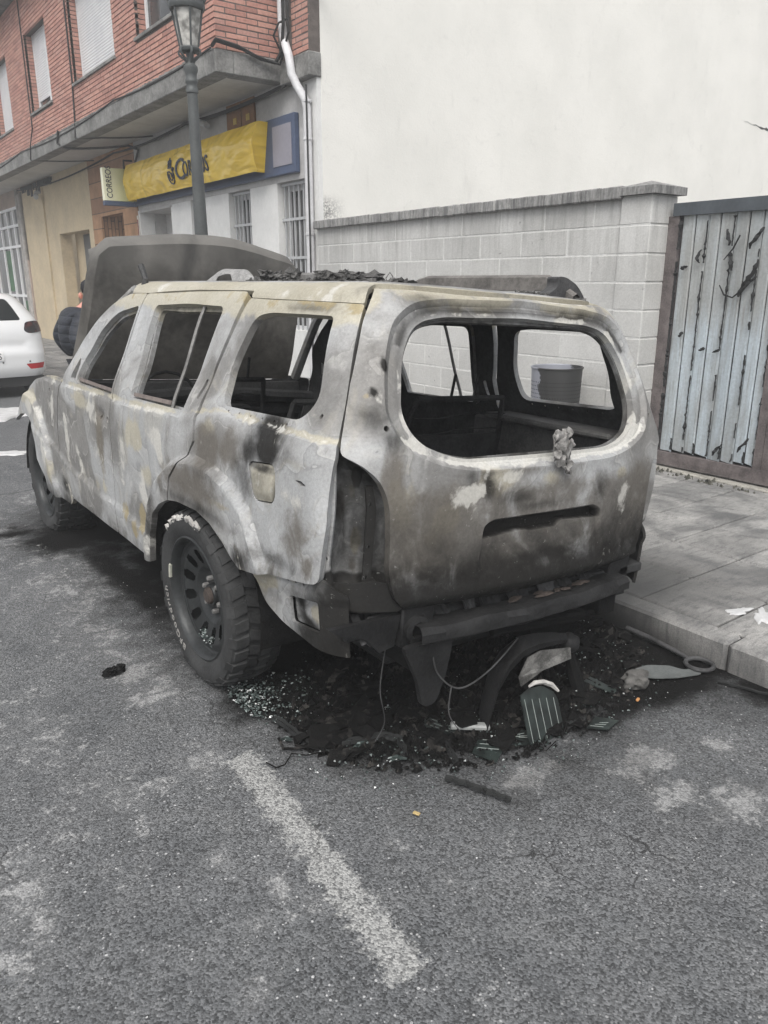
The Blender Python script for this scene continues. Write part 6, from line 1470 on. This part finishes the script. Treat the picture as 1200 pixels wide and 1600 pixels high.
# ------------------------------------------------------------------ remains on the ground
def flat(name, poly, z0, th, mat, tilt=(0, 0), org=None, label=None, cat=None, group=None, lines=None, rotz=0):
    cx = sum(p[0] for p in poly) / len(poly); cy = sum(p[1] for p in poly) / len(poly)
    e = empty(name, (cx, cy, z0), label, cat, group) if lines else None
    b = MB(); b.prism([(x - cx, y - cy) for x, y in poly], 0, th)
    M_ = Matrix.Translation((cx, cy, z0)) @ Matrix.Rotation(rotz, 4, 'Z') @ Matrix.Rotation(tilt[0], 4, 'X') @ Matrix.Rotation(tilt[1], 4, 'Y')
    b.v = [tuple(M_ @ Vector(p)) for p in b.v]
    if not e:
        me = b.mesh(name); me.transform(Matrix.Translation((-cx, -cy, -z0))); o = link(name, me, mat, None, (cx, cy, z0)); return setp(o, label, cat, group)
    b.build('pane', mat, e)
    for (p0, p1) in lines:
        l = MB(); d = Vector((p1[0] - p0[0], p1[1] - p0[1], 0)).normalized(); nrm = Vector((-d.y, d.x, 0)) * .0011
        A, Bq = Vector((p0[0] - cx, p0[1] - cy, th)), Vector((p1[0] - cx, p1[1] - cy, th))
        l.add([A - nrm, Bq - nrm, Bq + nrm, A + nrm, A - nrm + zup * .001, Bq - nrm + zup * .001, Bq + nrm + zup * .001, A + nrm + zup * .001], [(4, 5, 6, 7), (0, 1, 5, 4), (2, 3, 7, 6), (1, 2, 6, 5), (3, 0, 4, 7)])
        l.v = [tuple(M_ @ Vector(p)) for p in l.v]; l.build('heating_line', HLINE, e)
    return e
HLINE = simple('pale_heating_line', lin(.30, (.9, 1, .95)), .6)
DGL = NT('sooty_green_glass', .28, .5); _p = DGL.pos(); DGL.color(DGL.mix(DGL.mr(DGL.noise(_p, 14, 4), .35, .65), lin(.014, (.85, 1.05, 1.0)), lin(.034, (.82, 1.08, 1.0)))); DGL = DGL.m
GG = 'pieces of the shattered heated rear window'
def para(x0, y0, ux, uy, vx, vy, ts, rng=(0.02, .98)): return [((x0 + ux * t_ + vx * rng[0], y0 + uy * t_ + vy * rng[0]), (x0 + ux * t_ + vx * rng[1], y0 + uy * t_ + vy * rng[1])) for t_ in ts]
# leaning pane: local plane tilted up towards the viewer
poly = [(1.905, 1.58), (2.10, 1.56), (2.10, 1.70), (2.085, 1.735), (2.03, 1.775), (1.96, 1.785), (1.91, 1.775)]
flat('glass_piece', poly, .112, .005, DGL, (R(70), R(2)), None, 'dark green striped glass piece leaning upright with a pale broken edge', 'glass piece', GG, lines=[((1.925 + .038 * k, 1.59 - .004 * k), (1.925 + .038 * k, 1.755 - .010 * k)) for k in range(5)])
o = MB(); o.tube([(1.955, 1.72, .205), (1.99, 1.722, .209), (2.03, 1.718, .202), (2.07, 1.71, .180), (2.095, 1.695, .150)], [.005, .009, .010, .010, .005], 5); o.build('broken_edge', ASH, bpy.data.objects['glass_piece'])
flat('glass_piece', [(1.80, 1.73), (1.90, 1.655), (1.98, 1.68), (1.94, 1.76), (1.86, 1.79)], .012, .005, DGL, (.05, .03), None, 'dark glass piece lying flat against the foot of the leaning pane', 'glass piece', GG, lines=[((1.83 + .018 * k, 1.755 - .014 * k + .01), (1.92 + .010 * k, 1.76 - .022 * k)) for k in range(5)])
flat('glass_piece', [(1.70, 1.745), (1.735, 1.655), (1.82, 1.70), (1.815, 1.755), (1.765, 1.785)], .010, .005, DGL, (.08, -.05), None, 'five sided dark glass piece lying nearest to the pale road', 'glass piece', GG, lines=[((1.735, 1.752), (1.79, 1.70)), ((1.755, 1.765), (1.812, 1.712)), ((1.78, 1.775), (1.815, 1.738))])
flat('glass_piece', [(1.66, 1.985), (1.70, 1.88), (1.80, 1.88), (1.79, 1.98), (1.72, 2.02)], .014, .005, DGL, (.04, .06), None, 'dark striped glass piece beside the pale metal bar', 'glass piece', GG, lines=[((1.675 + .02 * k, 1.975 + .008 * k), (1.715 + .020 * k, 1.895)) for k in range(4)])
flat('glass_piece', [(2.40, 1.82), (2.47, 1.70), (2.50, 1.72), (2.46, 1.83)], .016, .005, NT_ if False else DGL, (.2, .1), None, 'pale green curved glass sliver right of the twisted metal', 'glass piece', GG)
flat('glass_piece', [(2.16, 1.60), (2.22, 1.545), (2.30, 1.56), (2.25, 1.63)], .010, .005, DGL, (.05, .0), None, 'small dark striped glass piece right of the leaning pane', 'glass piece', GG, lines=[((2.18 + .022 * k, 1.60 - .004 * k), (2.215 + .02 * k, 1.565 + .004 * k)) for k in range(3)])
b = MB(); b.box(-.075, .075, -.018, .018, 0, .022, bev=.006); me = b.mesh('metal_bar'); setp(link('metal_bar', me, simple('pale_alloy', lin(.30, (.97, 1, .98)), .5, .3, 20), None, (1.80, 1.865, .012), (0, .05, -.62)), 'short pale metal bar lying among the dark glass', 'metal bar')
# steel rod with a ring
b = MB(); b.tube([(2.985, 2.03, .035), (2.99, 1.90, .030), (2.975, 1.75, .025), (2.965, 1.68, .022)], [.013, .013, .011, .010], 8)
rod = empty('steel_rod', (2.98, 1.85, .02), 'grey steel rod ending in a flat ring lying along the kerb', 'rod'); b.build('shaft', DGREY, rod, True, 50)
b = MB(); b.tube([(2.955 + .058 * math.cos(a), 1.622 + .058 * math.sin(a), .022) for a in [2 * math.pi * k / 24 for k in range(24)]], .010, 7, closed=True); b.build('ring', DGREY, rod, True, 50)
flat('metal_plate', rounded([(2.62, 1.73), (2.70, 1.66), (2.78, 1.615), (2.90, 1.575), (2.935, 1.61), (2.86, 1.645), (2.84, 1.70), (2.76, 1.755), (2.68, 1.765)], .02), .016, .004, simple('grey_plate', lin(.105, (.95, 1.02, 1.0)), .6, .3, 12), (.05, .02), None, 'flat dull grey metal plate lying beside the ring of the rod', 'metal plate')
b = MB(); lump(b, (0, 0, .03), .055, 77, (1.2, .9, .6), 3, .25); me = b.mesh('stone', True, 60); setp(link('stone', me, simple('scorched_stone', lin(.10, (1, .97, .92)), .9, .4, 25, .4), None, (2.60, 1.70, .0)), 'rounded scorched stone at the left end of the grey plate', 'stone')
# twisted bumper bracket arching out of the ashes
tw = empty('twisted_bracket', (2.1, 1.84, 0), 'dark bent metal bracket arching out of the ash with a round knob', 'bent metal')
PP = [(1.855, 1.86, .0), (1.872, 1.86, .07), (1.90, 1.855, .18), (1.95, 1.85, .25), (2.02, 1.845, .285), (2.10, 1.84, .283), (2.20, 1.845, .262), (2.30, 1.85, .235)]
WD = [.075, .08, .085, .085, .075, .06, .048, .036]; vs = []
for p_, w_ in zip(PP, WD):
    for dx, dz in ((-.25, 1), (-1, .2), (-.9, -.6), (-.1, -.9), (.6, -.2)): vs.append((p_[0] + w_ * .55 * (dx + .4) * .8, p_[1] - w_ * .9 * (-dx - .2), p_[2] + w_ * dz * .55 + .02))
n5 = 5; fs = [(i * n5 + k, i * n5 + (k + 1) % n5, (i + 1) * n5 + (k + 1) % n5, (i + 1) * n5 + k) for i in range(len(PP) - 1) for k in range(n5)] + [tuple(range(n5))[::-1], tuple(35 + k for k in range(n5))]
b = MB().add(vs, fs); b.build('arched_arm', DBLK, tw, True, 45)
b = MB(); b.add([(2.02, 1.79, .275), (2.09, 1.79, .283), (2.28, 1.80, .235), (2.27, 1.785, .195), (2.10, 1.78, .20), (1.985, 1.785, .165), (1.97, 1.785, .21)], [(0, 1, 2, 3, 4, 5, 6)]); b.add([(x, y + .004, z) for x, y, z in b.v[:7]], [(6, 5, 4, 3, 2, 1, 0)])
b.build('torn_face', simple('worn_alloy', lin(.13, (1, .98, .93)), .6, .7, 14, .3), tw)
b = MB(); lump(b, (2.325, 1.845, .225), .042, 4, (1, 1, 1), 3, .10); b.build('knob', DBLK, tw, True, 60)
b = MB(); b.tube([(2.325, 1.85, .20), (2.35, 1.845, .12), (2.36, 1.82, .05), (2.37, 1.80, -.01)], [.022, .026, .03, .028], 7); b.build('leg', BLACK, tw, True, 50)
MB().tube([(2.02, 1.80, .19), (2.02, 1.78, .09), (2.03, 1.76, .02)], .005, 5).build('wire', BLACK, tw)
b = MB()
for (pts, w_) in (([(0, 0, .0), (.16, -.02, -.01), (.33, -.03, -.03), (.50, -.02, -.06)], .018), ([(.02, .0, -.01), (.2, -.03, .01), (.42, -.05, -.02), (.62, -.03, -.07)], .012)): b.tube([(1.90 + x, 1.87 + y, .385 + z) for x, y, z in pts], w_, 6)
setp(link('trim_strip', b.mesh('trim_strip', True, 50), BLACK), 'long charred trim strip fallen across the twisted bracket', 'trim strip')
RUB = simple('charred_rubber', lin(.016, (.95, 1, 1)), .75, .4, 20, .4, 60)
def strip_(name, pts, w_, h_, label):
    vs = []; n = len(pts)
    P_ = [Vector(p) for p in pts]; rr3 = random.Random(len(label))
    fine = []
    for i in range(n - 1):
        for k in range(5): fine.append(P_[i].lerp(P_[i + 1], k / 5) + Vector((rr3.uniform(-.005, .005), rr3.uniform(-.005, .005), rr3.uniform(0, .004))))
    fine.append(P_[-1])
    for i, p in enumerate(fine):
        d = (fine[min(i + 1, len(fine) - 1)] - fine[max(i - 1, 0)]).normalized(); s_ = Vector((-d.y, d.x, 0)); ww = w_ * rr3.uniform(.75, 1.2)
        vs += [p - s_ * ww, p - s_ * ww * .6 + zup * h_, p + s_ * ww * .2 + zup * h_ * .55, p + s_ * ww + zup * h_ * 1.1, p + s_ * ww]
    m = len(fine); fs = [(i * 5 + k, i * 5 + (k + 1) % 5, (i + 1) * 5 + (k + 1) % 5, (i + 1) * 5 + k) for i in range(m - 1) for k in range(5)] + [(4, 3, 2, 1, 0), tuple((m - 1) * 5 + k for k in range(5))]
    c = P_[n // 2]; b = MB(); b.add([(v.x - c.x, v.y - c.y, v.z - c.z) for v in vs], fs); setp(link(name, b.mesh(name), RUB, None, c), label, 'rubber strip')
strip_('seal_strip', [(1.235, 2.38, .004), (1.25, 2.25, .004), (1.275, 2.14, .004), (1.40, 2.06, .006), (1.50, 2.02, .008), (1.545, 1.97, .006), (1.49, 1.875, .004)], 0.012, 0.013, 'kinked black rubber strip nearest to the rear wheel')
strip_('seal_strip', [(1.74, 2.17, .006), (1.70, 2.0, .006), (1.675, 1.86, .005), (1.615, 1.74, .004)], 0.010, 0.014, 'curved black rubber strip between the two glass pieces and the tail')
strip_('seal_strip', [(1.53, 1.69, .004), (1.575, 1.59, .004), (1.60, 1.53, .006), (1.618, 1.475, .004)], 0.009, 0.011, 'short black rubber strip lying out on the clean asphalt')
strip_('seal_strip', [(2.98, 1.30, .004), (2.93, 1.42, .004), (2.90, 1.50, .004)], 0.008, 0.008, 'thin black rubber strip at the foot of the kerb')
b = MB()
for k in range(4): lump(b, (.02 * k - .03, .012 * (k % 2), .016), .022, 90 + k, (1, .8, .8), 2, .5)
setp(link('charred_lump', b.mesh('charred_lump'), BLACK, None, (.86, 3.125, 0)), 'small charred lump alone on the road left of the rear wheel', 'charred lump')
b = MB()
for k in range(9): lump(b, (.05 * (k % 3) - .05, .05 * (k // 3) - .05, .025), .034, 190 + k, (1.1, 1, .9), 2, .4)
setp(link('charred_lump', b.mesh('charred_lump'), BLACK, None, (1.37, 5.40, -.005)), 'crumbled charred lump beside the sill behind the front wheel', 'charred lump')
ORG = simple('orange_scrap_paint', lin(.4, (1, .5, .2)), .7)
b = MB(); b.box(-.012, .012, -.006, .006, 0, .010, bev=.003); me = b.mesh('orange_scrap'); me.materials.append(ORG)
setp(link('orange_scrap', me, None, None, (2.50, 1.615, .004), (0, 0, .3)), 'tiny orange scrap in the soot below the grey plate', 'scrap')
b = MB(); b.box(-.007, .007, -.012, .012, 0, .006, bev=.002); me = b.mesh('orange_scrap'); me.materials.append(simple('ochre_scrap', lin(.4, (1, .75, .35)), .7))
setp(link('orange_scrap', me, None, None, (1.335, 1.615, .002), (0, 0, .4)), 'tiny ochre scrap alone on the bare asphalt', 'scrap')
# soot heaps and rubble under the tail: nobody could count it
rr2 = random.Random(33); b = MB()
def spot():
    while True:
        x, y = rr2.uniform(1.12, 3.0), rr2.uniform(1.55, 3.1)
        d = ((x - 2.12) / .90)**2 + ((y - 2.25) / .66)**2
        if d < 1 and not (x < 1.5 and y > 2.65) and rr2.random() < 1.15 - d * .8: return x, y, d
for k in range(5200):
    x, y, d = spot(); r_ = rr2.uniform(.004, .017) * (1 + 1.8 * (1 - d) * rr2.random()); a = rr2.uniform(0, 6.28)
    vs = []; 
    for q in range(4): vs.append((x + r_ * 1.3 * math.cos(a + q * 1.57) * rr2.uniform(.5, 1.2), y + r_ * math.sin(a + q * 1.57) * rr2.uniform(.5, 1.2), .0 + .02 * max(0, 1 - d) * rr2.random()))
    top = (x + rr2.uniform(-.4, .4) * r_, y + rr2.uniform(-.4, .4) * r_, .002 + .02 * max(0, 1 - d) + r_ * rr2.uniform(.4, 1.1)); b.add(vs + [top], [(0, 1, 4), (1, 2, 4), (2, 3, 4), (3, 0, 4)])
for k in range(34):
    x, y, d = spot(); P_ = [(x, y, .02)]
    for q in range(5): P_.append((P_[-1][0] + rr2.uniform(-.07, .07), P_[-1][1] + rr2.uniform(-.06, .06), .012 + .05 * rr2.random() * (1 - d)))
    b.tube(P_, rr2.uniform(.002, .006), 5)
for k in range(90):
    x, y, d = spot(); a = rr2.uniform(0, 6.28); r_ = rr2.uniform(.025, .075); zz = .012 + .03 * (1 - d) * rr2.random(); P_ = [(x + r_ * rr2.uniform(.5, 1.1) * math.cos(a + q * 1.05), y + r_ * .8 * rr2.uniform(.4, 1.1) * math.sin(a + q * 1.05), zz + rr2.uniform(-.012, .022)) for q in range(6)]
    b.add(P_ + [(u, w, z - .005) for u, w, z in P_], [(0, 1, 2), (0, 2, 3), (0, 3, 4), (0, 4, 5), (8, 7, 6), (9, 8, 6), (10, 9, 6), (11, 10, 6)] + [(q, (q + 1) % 6, (q + 1) % 6 + 6, q + 6) for q in range(6)])
for k in range(70):
    x, y, d = spot(); lump(b, (x, y, .015), rr2.uniform(.02, .06), 600 + k, (rr2.uniform(.8, 1.8), 1, rr2.uniform(.35, .8)), 2, .7)
RB = NT('burnt_rubble_mat', .95, .12); _p = RB.pos(); _n = RB.noise(_p, 7, 5, .7); _v = RB.voro(_p, 38, 'F1', 'Color'); _x, _y, _z = RB.sep(_v)
RB.color(RB.mix(RB.math('MULTIPLY', RB.mr(_x, .70, .98), RB.mr(_n, .42, .62)), lin(.007, (1, .98, .96)), lin(.060, (1, .93, .86)))); RB.bump(RB.noise(_p, 80, 3, .7), .5, .01); RB = RB.m
o = b.build('burnt_rubble', RB); setp(o, 'black burnt rubble and ash heaped under the tail of the car', 'rubble', None, 'stuff')
def ring_spot(q):
    while True:
        x, y = q.uniform(1.1, 2.95), q.uniform(1.5, 2.75); d = ((x - 2.1) / .95)**2 + ((y - 2.12) / .62)**2
        if d < 1 and not (x < 1.42 and y > 2.70): return (x, y, .010 + .015 * (1 - d))
o = shard_cloud('glass_fragments', 900, ring_spot, CRUMB, None, .0022, .006, 8, .6); setp(o, 'green glass fragments strewn over the soot under the tail', 'glass')
o = shard_cloud('glass_fragments', 520, lambda q: (1.17 + abs(q.gauss(0, .13)), 2.60 + q.gauss(0, .09) - .03, .006 + .012 * q.random()), CRUMB, None, .003, .008, 9, .9); setp(o, 'heap of crumbled green glass against the rear tyre', 'glass')
o = shard_cloud('glass_fragments', 260, lambda q: (q.uniform(.9, 2.9), q.uniform(1.2, 3.4), .003), CRUMB, None, .0015, .0035, 10, .4); setp(o, 'stray pale glass specks on the open road', 'glass')
for (x, y, l, lab) in ((1.46, 1.88, 'a', 'pale green glass splinter beyond the end of the kinked strip'), (1.40, 2.03, 'b', 'pale green glass splinter inside the bend of the kinked strip'), (1.63, 1.93, 'c', 'pale green glass splinter beside the curved black strip'), (1.62, 2.17, 'd', 'long pale green glass splinter deep in the soot'), (1.20, 2.22, 'e', 'pale green glass splinter left of the kinked strip')):
    b = MB(); q = random.Random(l)
    for k in range(3): b.prism([(q.uniform(-.035, -.02), q.uniform(-.012, 0)), (q.uniform(.015, .035), q.uniform(-.012, .004)), (q.uniform(-.01, .015), q.uniform(.006, .016))], .003 + .004 * k, .007 + .004 * k)
    setp(link('glass_splinter', b.mesh('glass_splinter'), CRUMB, None, (x, y, .004), (0, 0, q.uniform(-1, .2))), lab, 'glass splinter', 'pale green glass splinters')
# grit on the road
b = MB(); rr2 = random.Random(44)
for k in range(700):
    x, y = rr2.uniform(-.5, 2.9), rr2.uniform(.7, 4.2)**1.0; r_ = rr2.uniform(.0012, .0035)
    b.add([(x - r_, y - r_ * .8, 0), (x + r_, y - r_ * .6, 0), (x + r_ * .3, y + r_, 0), (x, y, r_ * 1.4)], [(0, 1, 3), (1, 2, 3), (2, 0, 3)])
o = b.build('grit', simple('grit_mat', lin(.35), .9, .5, 60)); setp(o, 'pale grit scattered over the asphalt', 'grit', None, 'stuff')
# extinguisher foam
FOAM = NT('white_foam', .6, .4); FOAM.color(FOAM.mix(FOAM.mr(FOAM.noise(FOAM.pos(), 9, 4), .3, .7), lin(.44), lin(.56))); FOAM.bump(FOAM.noise(FOAM.pos(), 30, 3), .3, .01); FOAM = FOAM.m
def foam(cx, cy, rx, ry, h, seed, label, z=0.0, ang=0.0):
    q = random.Random(seed); n = 40; vs = []; fs = []; ph = [q.uniform(0, 6.28) for _ in range(5)]
    for j, t_ in enumerate((1, .97, .85, .55, .2)):
        for k in range(n):
            a = 2 * math.pi * k / n; rr_ = 1 + .22 * math.sin(3 * a + ph[0]) + .14 * math.sin(5 * a + ph[1]) + .10 * math.sin(9 * a + ph[2]) + .06 * math.sin(14 * a + ph[3])
            x, y = rx * rr_ * t_ * math.cos(a), ry * rr_ * t_ * math.sin(a); vs.append((x * math.cos(ang) - y * math.sin(ang), x * math.sin(ang) + y * math.cos(ang), h * (0, .6, 1, 1.1, 1.05)[j] * (1 + .2 * math.sin(a * 4 + j))))
    for j in range(4):
        for k in range(n): fs.append((j * n + k, j * n + (k + 1) % n, (j + 1) * n + (k + 1) % n, (j + 1) * n + k))
    fs.append(tuple(4 * n + k for k in range(n)))
    setp(link('foam_patch', MB().add(vs, fs).mesh('foam_patch', True, 60), FOAM, None, (cx, cy, z)), label, 'foam', 'patches of white foam left by the firemen')
foam(1.95, 10.9, .46, .50, .03, 1, 'wide white foam patch on the road in front of the white car')
foam(1.50, 8.25, .22, .10, .012, 2, 'thin white foam streak on the road left of the front tyre', ang=-.6)
foam(3.39, 1.70, .07, .03, .005, 3, 'small white foam patch on the pavement slabs near the kerb', .132, -.2); foam(3.42, 1.60, .09, .035, .006, 4, 'larger white foam patch on the pavement at the very edge', .132, .5)
b = MB(); rr2 = random.Random(9)      # weeds and grit at the foot of the gate
for k in range(90):
    y = rr2.uniform(2.2, 3.82); x = 5.55 + rr2.uniform(-.06, .05); r_ = rr2.uniform(.006, .022); b.add([(x - r_, y - r_, .131), (x + r_, y - r_ * .7, .131), (x, y + r_, .131), (x + rr2.uniform(-r_, r_), y, .131 + r_ * 1.5)], [(0, 1, 3), (1, 2, 3), (2, 0, 3)])
o = b.build('weeds', simple('weed_green', lin(.09, (1, .98, .82)), .9, .8, 20)); setp(o, 'weeds and grit along the foot of the metal gate', 'weeds', None, 'stuff')
# ------------------------------------------------------------------ thin haze volume, added to lift the blacks and fade the distance
HZ = bpy.data.materials.new('haze'); HZ.use_nodes = True; hn = HZ.node_tree; hn.nodes.clear()
ho = hn.nodes.new('ShaderNodeOutputMaterial'); hv = hn.nodes.new('ShaderNodeVolumePrincipled')
hv.inputs['Color'].default_value = (.97, .985, 1, 1); hv.inputs['Density'].default_value = HAZE
hn.links.new(hv.outputs[0], ho.inputs['Volume'])
setp(MB().box(-160, 160, -160, 260, -1.9, 14).build('haze', HZ), kind='stuff')
